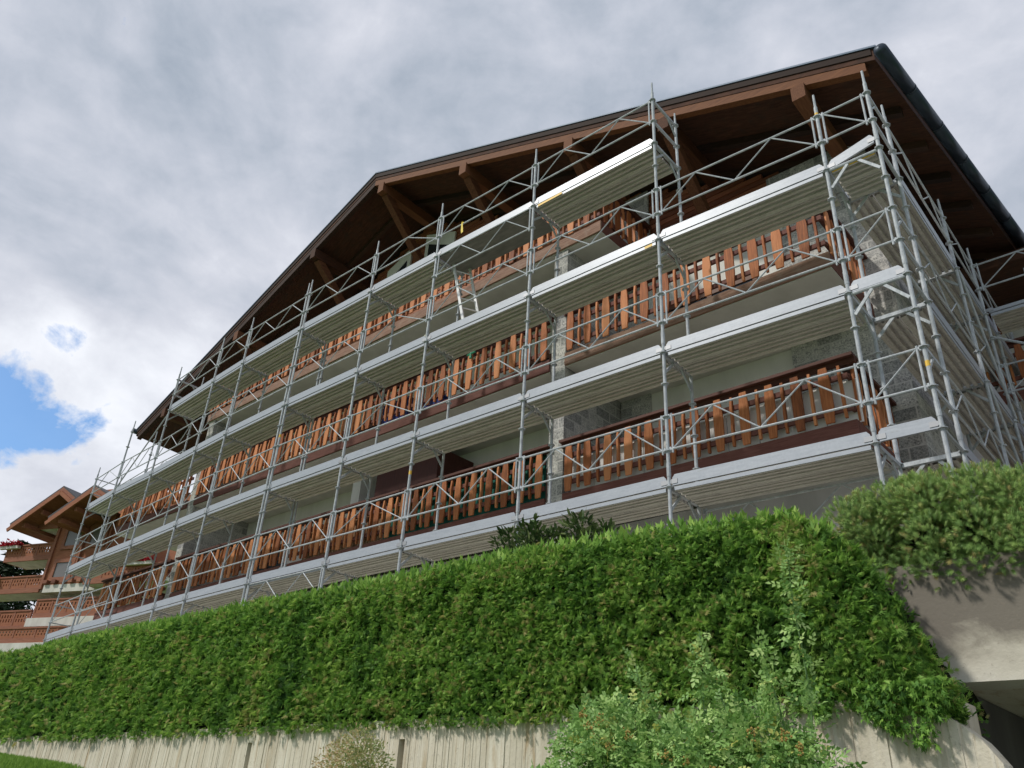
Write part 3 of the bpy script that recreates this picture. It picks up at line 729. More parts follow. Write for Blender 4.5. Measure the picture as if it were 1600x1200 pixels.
# ================================================================ RETAINING WALL, GARAGE
WY = -3.2
wall = thing('retaining_wall', 'board marked pale concrete retaining wall with two weep slots under the clipped hedge', 'wall', (-8, -3.1, -5.4))
mb = MB()
def wtop(x):
    if x < .3: return -3.09
    for (a, za), (b, zb) in zip([(.3, -3.12), (.45, -3.24), (.55, -3.33), (.63, -3.45), (.67, -3.62)], [(.45, -3.24), (.55, -3.33), (.63, -3.45), (.67, -3.62), (.69, -4.2)]):
        if x <= b: return za+(zb-za)*(x-a)/(b-a)
    return -5.6
x = -32.
slots = [(-6.77, -6.69), (-4.26, -4.18)]
while x < .68:
    w = random.choice((.012, .018, .025, .035, .05)) if x > -15 else .3
    x1 = min(x+w, .69)
    for s0_, s1_ in slots:
        if x < s0_ < x1: x1 = s0_
        elif abs(x-s0_) < 1e-6: x1 = s1_
    dy = random.uniform(-.0035, .003)*(1 if random.random() < .8 else 1.6); tn = random.random(); inslot = any(abs(x-s0_) < 1e-6 for s0_, _ in slots); t0, t1 = wtop(x), wtop(x1)
    if inslot:
        mb.prism([(x, WY, -5.7), (x1, WY, -5.7), (x1, WY, -3.75), (x, WY, -3.75)], (0, .19, 0), tn); mb.prism([(x, WY, -3.25), (x1, WY, -3.25), (x1, WY, t1), (x, WY, t0)], (0, .19, 0), tn)
    else: mb.prism([(x, WY+dy, -5.7), (x1, WY+dy, -5.7), (x1, WY+dy, t1), (x, WY+dy, t0)], (0, .19-dy, 0), tn)
    x = x1
mb.build('front_face', 'board formed concrete', wall)
mb = MB()
for s0_, s1_ in slots: mb.box(s0_-.02, WY+.19, -3.8, s1_+.02, WY+.195, -3.2)
mb.build('slot_recess', 'soil', wall)
mb = MB(); mb.box(-32, WY+.195, -5.7, .45, WY+.4, -3.10); mb.build('core', 'board formed concrete', wall)

ga = thing('garage', 'low concrete garage with a thick stained lintel beam beneath the mountain pine', 'garage', (2.5, -1.5, -5.44))
mb = MB(); v0 = len(mb.v); mb.box(-.68, -2.6, -2.93, 7.0, -2.25, -2.15); gb = mb.build('lintel_beam', 'stained concrete', None)
# stain material works in the beam's own height above its base
for v in gb.data.vertices: v.co.z += 2.93
gb.location = (0, 0, -2.93); gb.parent = ga; gb.location = Vector((0, 0, -2.93)) - ga.location
mb = MB(); mb.box(-.15, -2.245, -2.93, 7.0, 2.35, -2.68); mb.build('ceiling_slab', 'board formed concrete', ga)
mb = MB(); mb.box(.72, -.1, -5.6, 6.8, .1, -2.94); mb.box(.12, -2.7, -5.6, .3, 2.3, -2.94); mb.box(6.8, -2.6, -5.6, 7.0, 2.3, -2.94); mb.build('inner_wall', 'dark concrete', ga)
mb = MB(); mb.box(-.68, -2.24, -2.675, 7, 2.42, -2.30); mb.build('planting_bed', 'soil', ga)

# ================================================================ HEDGE
H = thing('hedge', 'long dense clipped conifer hedge hanging over the top of the concrete retaining wall', 'hedge', (-8, -2.7, -3.1))
def ztop(x):
    z = -1.60 - .009*(x+16) if x < -2.5 else -1.72 - .055*(x+2.5)
    if x > -.45:
        K = [(-.45, -1.83), (-.19, -2.0), (-.02, -2.17), (.10, -2.36), (.21, -2.58), (.28, -2.80), (.36, -2.98), (.46, -3.16)]
        for (a, za), (b, zb) in zip(K, K[1:]):
            if x <= b or b == .46: return za+(zb-za)*(x-a)/(b-a)
    return z
ZB = -3.12
def hedge_pt(x, u):
    """u runs up the front face (0..1), over the rounded shoulder and across the top (1..1.6)"""
    zt = ztop(x)
    if u <= 1:
        z = ZB + (zt-ZB)*u; y = -3.27 + .07*u + .10*max(0, u-.85)/.15*max(0, u-.85)/.15
        nrm = (0, -1, .15 + 1.2*max(0, u-.88)/.12)
    else:
        y = -3.10 + (u-1)*1.7; z = zt + .02; nrm = (0, -.25, 1)
    return y, z, nrm
def hedge_fronds(n, x0, x1, smin, smax, name):
    P = []; Nn = []; Tn = []
    for _ in range(n):
        x = random.uniform(x0, x1); u = random.random()**.95*1.35
        if x > -.45: u = min(u, 1.0) if random.random() < .8 else u
        y, z, nr = hedge_pt(x, u)
        dsp = .045*fbm((x, z, y), 2.6, 3) + .06*fbm((x, z, y), 8, 3)
        dep = -.13*random.random()**1.3
        nv = Vector(nr).normalized(); 
        if x > -.1: nv = (nv+Vector((.6, 0, .2))).normalized()
        p = Vector((x, y, z)) + nv*(dsp+dep)
        if u < .05: p.z -= random.random()*.06
        P.append(p); Nn.append(nv)
        t = .66 + .36*random.gauss(0, .6) + 2.4*(dsp+dep) - .10*smooth(-1.5, .2, x) + .35*fbm((x, z, 3), 1.7, 2)  # deeper fronds get a darker tone, inner shade put into the colour
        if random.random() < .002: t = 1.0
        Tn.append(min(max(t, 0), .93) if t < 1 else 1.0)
    P = np.array(P); Nn = np.array(Nn)
    tang = norm(rng.normal(0, 1, (n, 3)) - (rng.normal(0, 1, (n, 1)))*Nn*.2)
    d = norm(Nn*.55 + tang*.75 + np.array([.05, 0, .12]))
    zn = norm(rng.normal(0, .55, (n, 3)) + Nn*.7 + np.array([0, 0, .35])); X, Y, Z = axes(d, zn)
    tv = []; tf = []
    for k, (ang, ln) in enumerate(((-62, .55), (-38, .8), (-14, .95), (10, 1.0), (32, .85), (58, .6))):
        a = math.radians(ang); bx = .32*(1-abs(ang)/75); c_ = (bx*.5, 0); tip = (c_[0]+ln*math.cos(a)*.8, ln*math.sin(a)*.72, -.12*ln+.05*(k % 2))
        px_, py_ = -math.sin(a)*.062, math.cos(a)*.062
        md = (c_[0]+ln*math.cos(a)*.35, ln*math.sin(a)*.33, .05)
        i0 = len(tv); tv += [(c_[0], 0, 0), (md[0]+px_, md[1]+py_, md[2]), tip, (md[0]-px_, md[1]-py_, md[2])]; tf += [(i0, i0+1, i0+2), (i0, i0+2, i0+3)]
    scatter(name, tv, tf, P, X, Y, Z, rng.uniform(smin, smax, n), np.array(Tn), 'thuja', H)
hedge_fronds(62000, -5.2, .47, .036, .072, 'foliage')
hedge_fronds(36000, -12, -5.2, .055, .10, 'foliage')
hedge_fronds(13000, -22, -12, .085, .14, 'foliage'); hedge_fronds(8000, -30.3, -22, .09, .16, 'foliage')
# loose shoots along the top edge and hanging tufts at the right end
n = 2600; px = rng.uniform(-14, -.2, n); pu = rng.uniform(.93, 1.2, n); P = np.array([(x, hedge_pt(x, u)[0], hedge_pt(x, u)[1]+.02) for x, u in zip(px, pu)])
d = norm(rng.normal(0, .35, (n, 3))+np.array([0, -.1, 1])); X, Y, Z = axes(d, rng.normal(0, 1, (n, 3)))
scatter('top_shoots', [(0, 0, 0), (.5, .14, 0), (1, 0, .1), (.5, -.14, 0), (.7, .3, 0), (.65, -.3, 0)], [(0, 1, 2), (0, 2, 3), (0, 4, 1), (0, 3, 5)], P, X, Y, Z, rng.uniform(.05, .115, n), rng.uniform(.45, .93, n), 'thuja', H)
P = []
for cx, ln, wd in ((.12, .20, .06), (.26, .26, .08), (.02, .14, .05), (-.3, .09, .08), (.36, .12, .05), (-.9, .08, .1)):
    for _ in range(330): t = random.random(); P.append((cx+random.gauss(0, wd*(1-.6*t)), -3.28+random.gauss(0, .04), -3.0-(ln+.09)*t))
P = np.array(P); n = len(P); d = norm(rng.normal(0, .5, (n, 3))+np.array([.15, -.4, -.7])); X, Y, Z = axes(d, rng.normal(0, 1, (n, 3)))
scatter('hanging_tuft', [(0, 0, 0), (.5, .10, 0), (1, 0, .1), (.5, -.10, 0), (.7, .32, 0), (.65, -.32, 0)], [(0, 1, 2), (0, 2, 3), (0, 4, 1), (0, 3, 5)], P, X, Y, Z, rng.uniform(.035, .065, n), rng.uniform(.1, .8, n), 'thuja', H)
core = MB(); cx = list(np.arange(-30, -.5, .75))+[-.45, -.2, 0, .2, .36]
vs = []
for x in cx:
    zt = ztop(x)-.10
    if x > .3: zt = ZB+.05
    vs += [(x, -3.17, ZB+.02), (x, -3.06, zt-.03), (x, -2.95, zt+.02), (x, -2.2, zt+.02), (x, -2.15, ZB+.02)]
fs = [(i*5+k, i*5+(k+1) % 5, (i+1)*5+(k+1) % 5, (i+1)*5+k) for i in range(len(cx)-1) for k in range(5)] + [(0, 1, 2, 3, 4), tuple(len(vs)-5+k for k in (4, 3, 2, 1, 0))]
core.add(vs, fs); core.build('hedge_shade_core', 'shade core', H)  # solid dark filler, painted shade behind the hedge fronds

# ================================================================ LEAFY SHRUBS
def stems(par, base, tips, r, m_='stem', name='stems'):
    mb = MB()
    for tip in tips:
        a = Vector(base)+Vector((random.uniform(-.1, .1), random.uniform(-.08, .08), 0)); b = Vector(tip); mid = a.lerp(b, .5)+Vector((random.uniform(-.06, .06), random.uniform(-.05, .05), .12*(b-a).length*.5)); pr = a
        for i in range(1, 7):
            t = i/6; q = (a*(1-t)*(1-t) + mid*2*t*(1-t) + b*t*t); mb.tube(pr, q, r*(1.05-t*.75), 5, r*(1.05-(t+.16)*.7)); pr = q
    return mb.build(name, m_, par)
# pinnate rose leaf: five leaflets
LT = []; LF = []
def leaflet(c, ang, ln, w, z=0):
    a = math.radians(ang); dx, dy = math.cos(a), math.sin(a); i = len(LT)
    LT.extend([(c[0], c[1], z), (c[0]+dx*ln*.45-dy*w, c[1]+dy*ln*.45+dx*w, z+.05), (c[0]+dx*ln, c[1]+dy*ln, z-.03), (c[0]+dx*ln*.45+dy*w, c[1]+dy*ln*.45-dx*w, z+.05)]); LF.extend([(i, i+1, i+2), (i, i+2, i+3)])
for cx_, an in ((.25, 62), (.25, -62), (.55, 55), (.55, -55)): leaflet((cx_, 0), an, .36, .125)
leaflet((.75, 0), 0, .42, .14)
i = len(LT); LT += [(0, -.012, 0), (0, .012, 0), (.8, 0, 0)]; LF.append((i, i+1, i+2))
rose = thing('rose_bush', 'wide wild rose bush with orange hips and tall arching canes before the hedge', 'bush', (-.7, -4.2, -5.3))
_rb = [((-1.30, -4.15, -3.42), .33), ((-1.12, -4.3, -3.26), .22), ((-.95, -4.3, -3.48), .36), ((-.62, -4.3, -3.50), .36), ((-.28, -4.3, -3.46), .30), ((-.05, -4.3, -3.55), .27), ((-.22, -4.25, -3.27), .17), ((-.48, -4.2, -3.30), .16), ((-1.6, -4.25, -3.6), .2), ((-.8, -4.2, -3.75), .5), ((-.2, -4.2, -3.85), .4), ((-1.4, -4.2, -3.85), .35)]
blobs = [((c[0], c[1], c[2]-.12), rr) for c, rr in _rb]
P = []; Nn = []
for c, rr in blobs:
    for _ in range(int(5200*rr*rr*1.6)):
        v = Vector((random.gauss(0, 1), random.gauss(0, 1), random.gauss(0, 1))).normalized(); k = rr*(.62+.42*random.random()**.5)*(1+.28*fbm(v*1.5+Vector(c)*3, 1.6, 2))
        P.append(Vector(c)+Vector((v.x*k, v.y*k*.75, v.z*k*.85))); Nn.append(v)
canes = [((.07, -4.3, -2.49), (.0, -4.25, -3.35)), ((-.50, -4.3, -2.86), (-.35, -4.3, -3.3)), ((-.93, -4.3, -3.0), (-.8, -4.3, -3.3)), ((-.47, -4.3, -3.02), (-.62, -4.3, -3.35)), ((-.13, -4.3, -2.93), (-.1, -4.3, -3.3))]
for tip, bs_ in canes:
    cm = MB()
    a = Vector(bs_)-Vector((0, 0, .3)); b = Vector(tip); ln = (b-a).length; pr = a
    for i in range(1, 11):
        t = i/10; q = a.lerp(b, t)+Vector((.03*math.sin(t*5), 0, 0)); cm.tube(pr, q, .0075*(1.1-t*.7), 5, .0075*(1.1-(t+.1)*.7), tone=.6); pr = q
    cm.build('cane', 'green stem', rose)
    for _ in range(int(ln*105)):
        t = random.random()**.8; q = a.lerp(b, t)+Vector((.03*math.sin(t*5), 0, 0)); w = .022+.05*(1-t*.6)
        P.append(q+Vector((random.gauss(0, w*.55), random.gauss(0, w*.5), random.gauss(0, .03)))); Nn.append(Vector((random.gauss(0, 1), -.4, .6)).normalized())
P = np.array(P); Nn = np.array(Nn); n = len(P); d = norm(Nn*.6+rng.normal(0, .6, (n, 3))); X, Y, Z = axes(d, rng.normal(0, .5, (n, 3))+np.array([0, -.45, .8]))
scatter('foliage', LT, LF, P, X, Y, Z, rng.uniform(.062, .10, n), np.clip(rng.normal(.5, .24, n), 0, 1), 'rose leaf', rose)
stems(rose, (-.7, -4.2, -5.35), [c for c, _ in blobs], .012)
for cx_, cz in ((-1.16, -3.17), (-1.10, -3.24), (-.86, -3.29), (-.98, -3.33), (-.62, -3.39), (.02, -3.30), (-.14, -3.29), (-.35, -3.45), (.1, -3.36), (-1.05, -3.20), (-.50, -3.42)):
    hm = MB()
    for _ in range(16):
        c = Vector((cx_+random.gauss(0, .014), -4.55+random.gauss(0, .016), cz-.12+random.gauss(0, .015))); r_ = random.uniform(.005, .009)
        hm.add([c+Vector(v)*r_ for v in ((1, 0, 0), (-1, 0, 0), (0, 1, 0), (0, -1, 0), (0, 0, 1), (0, 0, -1))], [(0, 2, 4), (2, 1, 4), (1, 3, 4), (3, 0, 4), (2, 0, 5), (1, 2, 5), (3, 1, 5), (0, 3, 5)], random.random())
    hm.build('hip_cluster', 'rose hip', rose)

dry = thing('shrub', 'small dried out tan and green shrub against the concrete wall between the weep slots', 'shrub', (-4.0, -3.75, -4.6))
P = []; Nn = []
for c, rr in (((-4.25, -3.7, -3.45), .22), ((-4.2, -3.7, -3.33), .13), ((-4.45, -3.7, -3.52), .2), ((-4.05, -3.7, -3.5), .2), ((-4.2, -3.7, -3.75), .35)):
    for _ in range(int(24000*rr*rr)):
        v = Vector((random.gauss(0, 1), random.gauss(0, 1), random.gauss(0, 1))).normalized(); k = rr*(.6+.5*random.random())
        P.append(Vector(c)+v*k); Nn.append(v)
P = np.array(P); Nn = np.array(Nn); n = len(P); d = norm(Nn+rng.normal(0, .6, (n, 3))); X, Y, Z = axes(d, rng.normal(0, 1, (n, 3)))
tn = np.clip(.42+.45*(-(P[:, 0]+4.25)*2)+rng.normal(0, .25, n), 0, 1)
scatter('foliage', [(0, 0, 0), (.5, .2, .05), (1, 0, 0), (.5, -.2, .05)], [(0, 1, 2), (0, 2, 3)], P, X, Y, Z, rng.uniform(.02, .038, n), tn, 'dry leaf', dry)
stems(dry, (-4.2, -3.7, -4.5), [(-4.45, -3.7, -3.4), (-4.2, -3.7, -3.25), (-4.05, -3.7, -3.4), (-4.3, -3.8, -3.35)], .008)

lau = thing('shrub', 'broad leaved evergreen shrub poking up between the hedge top and the lowest scaffold deck', 'shrub', (-4.3, -1.35, -2.2))
P = []; Nn = []
for c, rr in (((-4.75, -1.3, -.88), .22), ((-4.4, -1.3, -.78), .17), ((-4.05, -1.3, -.92), .16), ((-3.7, -1.3, -.86), .2), ((-3.3, -1.3, -1.0), .15), ((-4.35, -1.3, -1.15), .4), ((-3.6, -1.3, -1.25), .35), ((-5.15, -1.3, -1.1), .18)):
    for _ in range(int(5200*rr*rr)):
        v = Vector((random.gauss(0, 1), random.gauss(0, 1), random.gauss(0, 1))).normalized(); k = rr*(.5+.6*random.random())
        P.append(Vector(c)+v*k); Nn.append(v)
P = np.array(P); Nn = np.array(Nn); n = len(P); d = norm(Nn*.7+rng.normal(0, .5, (n, 3))+np.array([0, 0, .2])); X, Y, Z = axes(d, rng.normal(0, .5, (n, 3))+np.array([0, 0, 1]))
scatter('foliage', [(0, 0, 0), (.3, .16, .03), (.7, .15, .02), (1, 0, -.05), (.7, -.15, .02), (.3, -.16, .03)], [(0, 1, 5), (1, 2, 4), (1, 4, 5), (2, 3, 4)], P, X, Y, Z, rng.uniform(.08, .13, n), rng.uniform(0, 1, n), 'laurel leaf', lau)
stems(lau, (-4.3, -1.35, -2.2), [(-4.75, -1.3, -.75), (-4.4, -1.3, -.7), (-4.05, -1.3, -.85), (-3.6, -1.3, -.75), (-3.3, -1.3, -.95)], .012)

# mountain pine on the garage roof
pine = thing('mountain_pine', 'dense rounded dwarf mountain pine spilling over the garage roof edge', 'pine shrub', (.9, -1.9, -2.35))
lob = []
C0 = Vector((.88, -2.05, -1.97)); RX, RY, RZ = 1.22, .55, .40
def pk(v): return max(0., 1-abs(v)**3.2)**(1/2.2)
for _ in range(105):
    ux, uy, th = random.uniform(-1, 1), random.uniform(-1, .5), random.uniform(-.75, 1)
    k = pk(ux)*pk(uy*.8)
    if random.random() < .55: p = Vector((C0.x+RX*ux, C0.y+RY*uy, C0.z+RZ*k*.97))          # top shell
    else: p = Vector((C0.x+RX*ux, C0.y-RY*pk(ux)*pk(th)*.95, C0.z+RZ*th*k))                # front shell
    p.z -= .13*(p.x-.1)*(1 if p.z > C0.z else 0)
    lob.append((p, random.uniform(.12, .21)))
for x_, z_ in ((-.33, -1.70), (-.15, -1.62), (-.34, -1.92), (-.24, -2.06), (-.05, -2.12), (.3, -2.1), (-.12, -1.56), (.12, -1.55), (-.12, -1.9), (.1, -1.95)): lob.append((Vector((x_, -2.25, z_)), .14))
for i_ in range(16):
    x_ = -.15+i_*.15; lob.append((Vector((x_, -2.60+random.uniform(-.04, .05), -2.20+random.uniform(-.07, .06))), random.uniform(.09, .13)))
P = []; Nn = []
for c, rr in lob:
    for _ in range(int(3300*rr*rr)+14):
        v = Vector((random.gauss(0, 1), random.gauss(0, 1)-.35, random.gauss(0, 1)+.35)).normalized()
        P.append(c+v*rr*(.86+.14*random.random())); Nn.append((v*1.2+Vector((0, -.05, .6))).normalized())
P = np.array(P); Nn = np.array(Nn); n = len(P); X, Y, Z = axes(Nn, rng.normal(0, 1, (n, 3)))
tv = []; tf = []
for i in range(24):
    t = .0+.62*i/24; a = i*2.4; sp = .40*(1-.5*t); ln = .38
    tip = (t+ln*.8, math.cos(a)*sp, math.sin(a)*sp); w = .035; k = len(tv)
    tv += [(t, -math.sin(a)*w, math.cos(a)*w), (t, math.sin(a)*w, -math.cos(a)*w), tip]; tf.append((k, k+1, k+2))
tn = np.clip(rng.normal(.62, .17, n) + .3*(P[:, 2]+1.9), 0, .93); tn[rng.random(n) < .05] = 1  # tone lightens with height, ambient shading put into the needle colour
scatter('foliage', tv, tf, P, X, Y, Z, rng.uniform(.05, .078, n), tn, 'pine needle', pine)
mb = MB()
for _ in range(26):
    a = Vector((random.uniform(.2, 1.4), -1.8, -2.36)); c, rr = random.choice(lob); pr = a
    for i in range(1, 6):
        q = a.lerp(c, i/5)+Vector((random.uniform(-.03, .03), random.uniform(-.03, .03), -.06*math.sin(i/5*3.1))); mb.tube(pr, q, .02*(1.1-i/5*.8), 6, .02*(1.0-i/5*.8)); pr = q
mb.build('branches', 'stem', pine)
cm = MB(); 
for c, rr in ((Vector((.8, -1.95, -1.95)), .46), (Vector((.3, -1.95, -1.93)), .42), (Vector((1.4, -1.95, -1.95)), .48), (Vector((-.08, -2.0, -1.88)), .28)):
    vs = []; 
    for j in range(9):
        p_ = -1.5+3.0*j/8
        for i in range(14):
            a = 2*math.pi*i/14; k = rr*(1+.15*fbm((math.cos(a)*2, math.sin(a)*2, p_), 1.1, 2)); vs.append((c.x+k*math.cos(a)*math.cos(p_), c.y+.7*k*math.sin(a)*math.cos(p_), c.z+.75*k*math.sin(p_)))
    cm.add(vs, [(j*14+i, j*14+(i+1) % 14, (j+1)*14+(i+1) % 14, (j+1)*14+i) for j in range(8) for i in range(14)])
cm.build('pine_shade_core', 'shade core', pine)  # solid dark lumps, painted shade between the pine tufts
mb = MB()   # a spray of bare dead twigs under the left edge
for _ in range(30):
    a = Vector((random.uniform(-.2, .25), -2.3, -2.2+random.uniform(-.05, .05))); b = a+Vector((random.uniform(-.15, .2), random.uniform(-.25, -.05), random.uniform(-.12, .06))); mb.tube(a, b, .0035, 4)
mb.build('dead_twigs', 'clip plate', pine)

# ================================================================ NEIGHBOUR CHALET (local frame: s right, n towards viewer, z up)
CO = Vector((-69.72, 14.18, 0)); U_ = Vector((.935, .353, 0)).normalized(); N_ = Vector((.353, -.935, 0)).normalized()
def c3(s, n, z): return CO + U_*s + N_*n + Vector((0, 0, z))
def cbox(mb, s0, s1, n0, n1, z0, z1, tone=.5):
    vs = [c3(s, n, z) for z in (z0, z1) for s, n in ((s0, n0), (s1, n0), (s1, n1), (s0, n1))]
    mb.add(vs, [(0, 3, 2, 1), (4, 5, 6, 7), (0, 1, 5, 4), (1, 2, 6, 5), (2, 3, 7, 6), (3, 0, 4, 7)], tone)
CH = thing('chalet', 'reddish brown timber chalet with carved balcony panels and two gables, left of the scaffolding', 'house', tuple(c3(3, 0, 5.5)))
mb = MB(); cbox(mb, -.1, 14, -12, 0, 10.7, 16.3); mb.prism([c3(-.1, 0, 16.3), c3(14, 0, 16.3), c3(14, 0, 17.2), c3(5.5, 0, 18.6), c3(1.8, 0, 18.6), c3(-.1, 0, 17)], N_*-12); mb.build('upper_wall', 'chalet wood', CH)
mb = MB(); cbox(mb, -2.4, -.1, -12, -2.2, 5.5, 16.2); mb.prism([c3(-2.4, -2.2, 16.2), c3(1.9, -2.2, 16.2), c3(-1.5, -2.2, 18.4)], N_*-9); mb.build('recessed_wall', 'chalet trim', CH)
mb = MB(); cbox(mb, .9, 14, -10, -.8, 5.3, 10.1); mb.build('lower_wall', 'chalet stone', CH)
mb = MB(); cbox(mb, .1, 14.2, -11, .08, 10.1, 10.7); mb.build('white_band', 'chalet white', CH)
def clad_ribs(): pass
mb = MB()
for s in (2.9, 5.6, 9.5): cbox(mb, s, s+.16, .0, .22, 10.8, 17.4)
for z in (10.78, 16.0):
    s = .1
    while s < 13.5: cbox(mb, s, s+.42, .0, .3, z, z+.28, random.random()); s += .9
cbox(mb, -.35, -.1, -.2, .15, 10.4, 16.8); mb.build('log_trim', 'chalet trim', CH)
def cwin(s0, s1, z0, z1, n=0):
    w = MB()
    for a in ((s0-.3, s1+.3, z1, z1+.3), (s0-.3, s1+.3, z0-.3, z0), (s0-.3, s0, z0, z1), (s1, s1+.3, z0, z1)): cbox(w, a[0], a[1], n+.002, n+.12, a[2], a[3])
    o = w.build('window', 'chalet trim', CH); p_ = MB(); cbox(p_, s0, s1, n+.002, n+.05, z0, z1); p_.build('pane', 'chalet pane', o)
cwin(.85, 2.5, 13.9, 15.2); cwin(.7, 2.4, 11.3, 12.5); cwin(3.6, 5.0, 13.9, 15.2); cwin(3.4, 4.9, 11.3, 12.5)
def on(s, n, z):
    P = c3(s, 0, z); d = P-CAM; t = ((CO+N_*n)-CAM).dot(N_)/d.dot(N_); return CAM+d*t
def cgable(s0, z0, sr, zr, s1, z1, n0, n1, soff='chalet trim'):
    mb = MB(); th = .32
    top = [on(s0, n0, z0), on(sr, n0, zr), on(s1, n0, z1)]; dn = [Vector((p.x, p.y, p.z-th)) for p in top]; v = N_*(n1-n0)
    mb.prism([top[0], top[1], dn[1], dn[0]], v); mb.prism([top[1], top[2], dn[2], dn[1]], v); o = mb.build('gable_roof', soff, CH)
    mb = MB(); e = Vector((0, 0, .12)); v2 = N_*(n1-n0+.1)
    mb.prism([top[0]+Vector((0, 0, .003)), top[1]+Vector((0, 0, .003)), top[1]+e, top[0]+e-U_*.1], v2); mb.prism([top[1]+Vector((0, 0, .003)), top[2]+Vector((0, 0, .003)), top[2]+e, top[1]+e], v2); mb.build('roof_covering', 'chalet roof', o)
    mb = MB(); 
    for p_, q_ in ((top[0], top[1]), (top[1], top[2])):
        mb.bar(p_+N_*.1-Vector((0, 0, .5)), q_+N_*.1-Vector((0, 0, .5)), .12, .3)
    mb.build('verge_beam', 'chalet wood', o)
    for t in (.25, .6):
        a = top[0].lerp(top[1], t)-Vector((0, 0, .75)); mb = MB(); mb.bar(a-N_*.3, a-N_*4.5, .3, .35); mb.build('purlin', 'chalet trim', o)
cgable(-2.15, 16.55, 2.0, 19.1, 6.2, 16.9, 3.2, -12); cgable(-6.5, 16.25, -1.6, 19.3, 2.6, 16.7, 2.0, -12)
def cbalc(s0, s1, n0, n1, z0, z1, white=None, name='balcony', k=None):
    """z0..z1 panel band; slab under it"""
    mb = MB(); cbox(mb, s0, s1, n0, n1-.1, z0-.28, z0-.02); o = mb.build(name, 'chalet white', CH)
    w = (s1-s0); k = k or max(2, round(w/1.75)); pn = MB(); hh = z1-z0
    for i in range(k):
        a = s0+w*i/k+.09; b = s0+w*(i+1)/k-.09
        # solid carved panel: board strips left between rows of heart and slot cut-outs
        cbox(pn, a, b, n1-.10, n1-.03, z0+.1, z0+.1+.22*hh); cbox(pn, a, b, n1-.10, n1-.03, z1-.1-.18*hh, z1-.1)
        m_ = max(4, int((b-a)/.3)); zz0, zz1 = z0+.1+.22*hh, z1-.1-.18*hh; zm = (zz0+zz1)/2
        for j in range(m_):
            u0 = a+(b-a)*j/m_; u1 = a+(b-a)*(j+1)/m_
            cbox(pn, u0, u0+(u1-u0)*.62, n1-.10, n1-.03, zz0, zm-.04); cbox(pn, u0+(u1-u0)*.2, u0+(u1-u0)*.75, n1-.10, n1-.03, zm+.04, zz1)
        cbox(pn, a, b, n1-.10, n1-.03, zm-.04, zm+.04)
    pn.build('carved_panel', 'chalet wood', o)
    fr = MB(); cbox(fr, s0-.05, s1+.05, n1-.14, n1+.04, z1-.1, z1+.02); cbox(fr, s0-.05, s1+.05, n1-.12, n1+.02, z0-.3, z0+.1)
    for i in range(k+1): q = s0+w*i/k; cbox(fr, q-.09, q+.09, n1-.12, n1, z0+.1, z1-.1)
    cbox(fr, s0-.05, s0+.05, n0, n1-.14, z1-.1, z1+.02); cbox(fr, s0-.04, s0+.04, n0, n1-.14, z0-.3, z1-.35); fr.build('rail_frame', 'chalet trim', o)
    return o
cbalc(-5.5, -.35, -2.2, .1, 13.15, 14.25); cbalc(-7.2, -.35, -2.2, .1, 10.45, 11.55); cbalc(-7.2, -.35, -2.2, .1, 7.45, 8.75); cbalc(-2.6, -.3, -1.5, .3, 15.75, 16.45)
cbalc(.0, 6.6, -.8, .1, 8.35, 9.55, k=4); cbalc(-7, 6.6, -1.5, 1.1, 6.25, 7.15, k=6)
mb = MB(); cbox(mb, -.35, 6.7, -.8, .3, 7.4, 8.05); mb.build('white_parapet', 'chalet white', CH)
mb = MB(); cbox(mb, -8, 6.7, -1.5, 1.3, 5.0, 5.95); mb.build('white_parapet', 'chalet white', CH)
mb = MB(); cbox(mb, -2.2, -.9, -2.2, -2.15, 8.9, 10.1); cbox(mb, -1.6, -.7, -2.2, -2.15, 11.8, 13.0); mb.build('dark_opening', 'dark gap', CH)
# the chalet's right hand projecting balcony, glimpsed under the second deck
cbalc(5.6, 13.5, 0, 1.2, 10.55, 11.6, k=5)
def flowers(s0, s1, n, z, label):
    t = thing('flower_box', label, 'flower box', tuple(c3((s0+s1)/2, n, z)), 'red flower boxes on the chalet balconies')
    mb = MB(); cbox(mb, s0, s1, n-.14, n+.14, z, z+.25); mb.build('box', 'chalet white', t)
    nn = 420; P = np.array([c3(random.uniform(s0, s1), n+random.uniform(-.3, .3), z+.25+abs(random.gauss(0, .17))) for _ in range(nn)])
    X, Y, Z = axes(rng.normal(0, 1, (nn, 3)), rng.normal(0, 1, (nn, 3)))
    scatter('flowers', [(0, -.5, 0), (1, 0, .2), (0, .5, 0), (-.5, 0, .3)], [(0, 1, 2), (0, 2, 3)], P, X, Y, Z, rng.uniform(.1, .2, nn), rng.uniform(0, 1, nn), 'red flower', t)
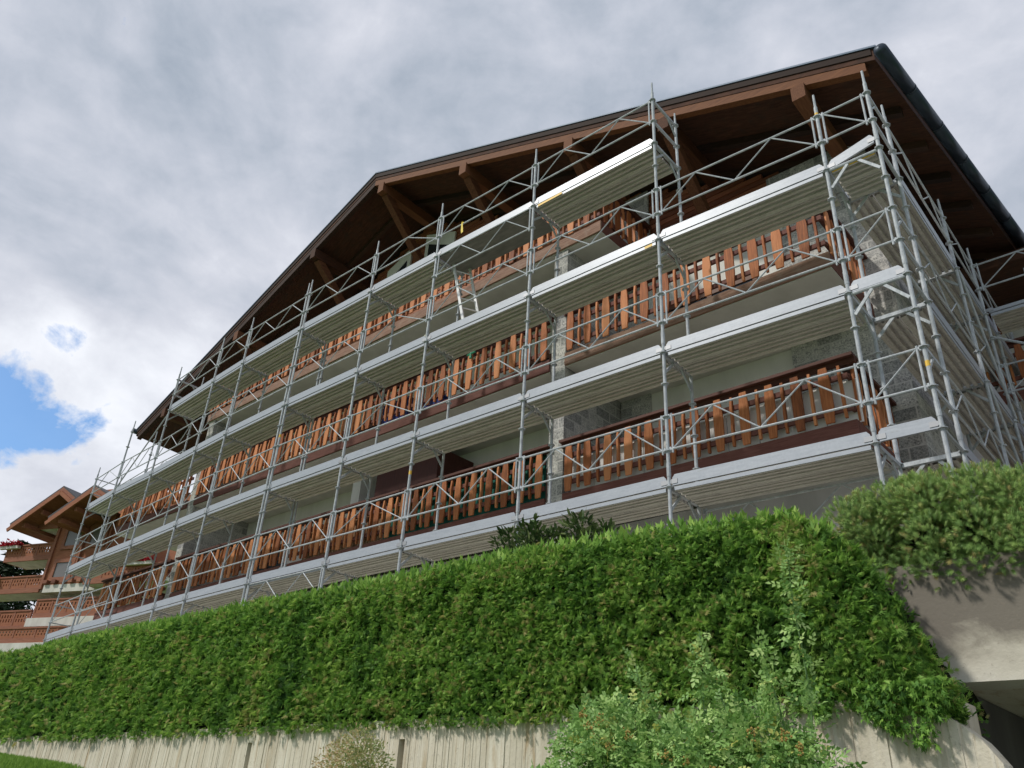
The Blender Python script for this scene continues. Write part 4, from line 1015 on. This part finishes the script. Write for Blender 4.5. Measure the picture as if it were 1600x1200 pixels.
flowers(-6.1, -3.9, .35, 13.9, 'red geranium box on the topmost left balcony of the chalet')
flowers(-8.4, -5.3, .35, 11.25, 'red geranium box one balcony below the topmost, at the left frame edge')
flowers(9.4, 12.2, 1.4, 11.45, 'red geranium box seen between the scaffold poles right of the chalet wall')

# trees behind the chalet
def conifer(px_, py_, base, hgt, rad, label, dens=1.0):
    t = thing('conifer_tree', label, 'tree', (px_, py_, base), 'dark trees behind the chalet')
    mb = MB(); mb.tube((px_, py_, base), (px_, py_, base+hgt*.96), hgt*.02, 8, .04); mb.build('trunk', 'stem', t)
    P = []; D = []
    for j in range(int(26*dens)):
        z = base+hgt*(.12+.86*j/(26*dens)); rr = rad*(1-(z-base)/hgt)**.8*(.8+.4*random.random()); kk = 7
        for i in range(kk):
            a = random.uniform(0, 6.28)
            for q in range(14):
                f_ = (q+random.random())/14; P.append((px_+rr*f_*math.cos(a)+random.gauss(0, .12), py_+rr*f_*math.sin(a)+random.gauss(0, .12), z-.35*rr*f_+random.gauss(0, .10))); D.append((math.cos(a), math.sin(a), -.3))
    P = np.array(P); n = len(P); d = norm(np.array(D)+rng.normal(0, .5, (n, 3))); X, Y, Z = axes(d, rng.normal(0, .5, (n, 3))+np.array([0, 0, 1]))
    scatter('crown', [(-.5, 0, 0), (0, .28, 0), (1, 0, -.1), (0, -.28, 0)], [(0, 1, 2), (0, 2, 3)], P, X, Y, Z, rng.uniform(.35, .75, n), rng.uniform(0, 1, n), 'dark conifer', t)
def behind(pxl, pyl, dist):
    d = rt_*((pxl-800)/1248.6) + up_*((600-pyl)/1248.6) + fw_; d = d/math.hypot(d.x, d.y); return CAM + d*dist
for pxl, pyl, dist, rad, lb in ((38, 836, 98, 5.0, 'thin topped dark conifer rising above the geraniums of the topmost chalet balcony'), (66, 846, 104, 4.6, 'second dark conifer, its tip between the chalet balcony and the gable'),
                           (4, 868, 96, 8.5, 'broad dark conifer at the left frame edge behind the chalet balconies')):
    q = behind(pxl, pyl, dist); conifer(q.x, q.y, 4.0, q.z-4.0, rad, lb)
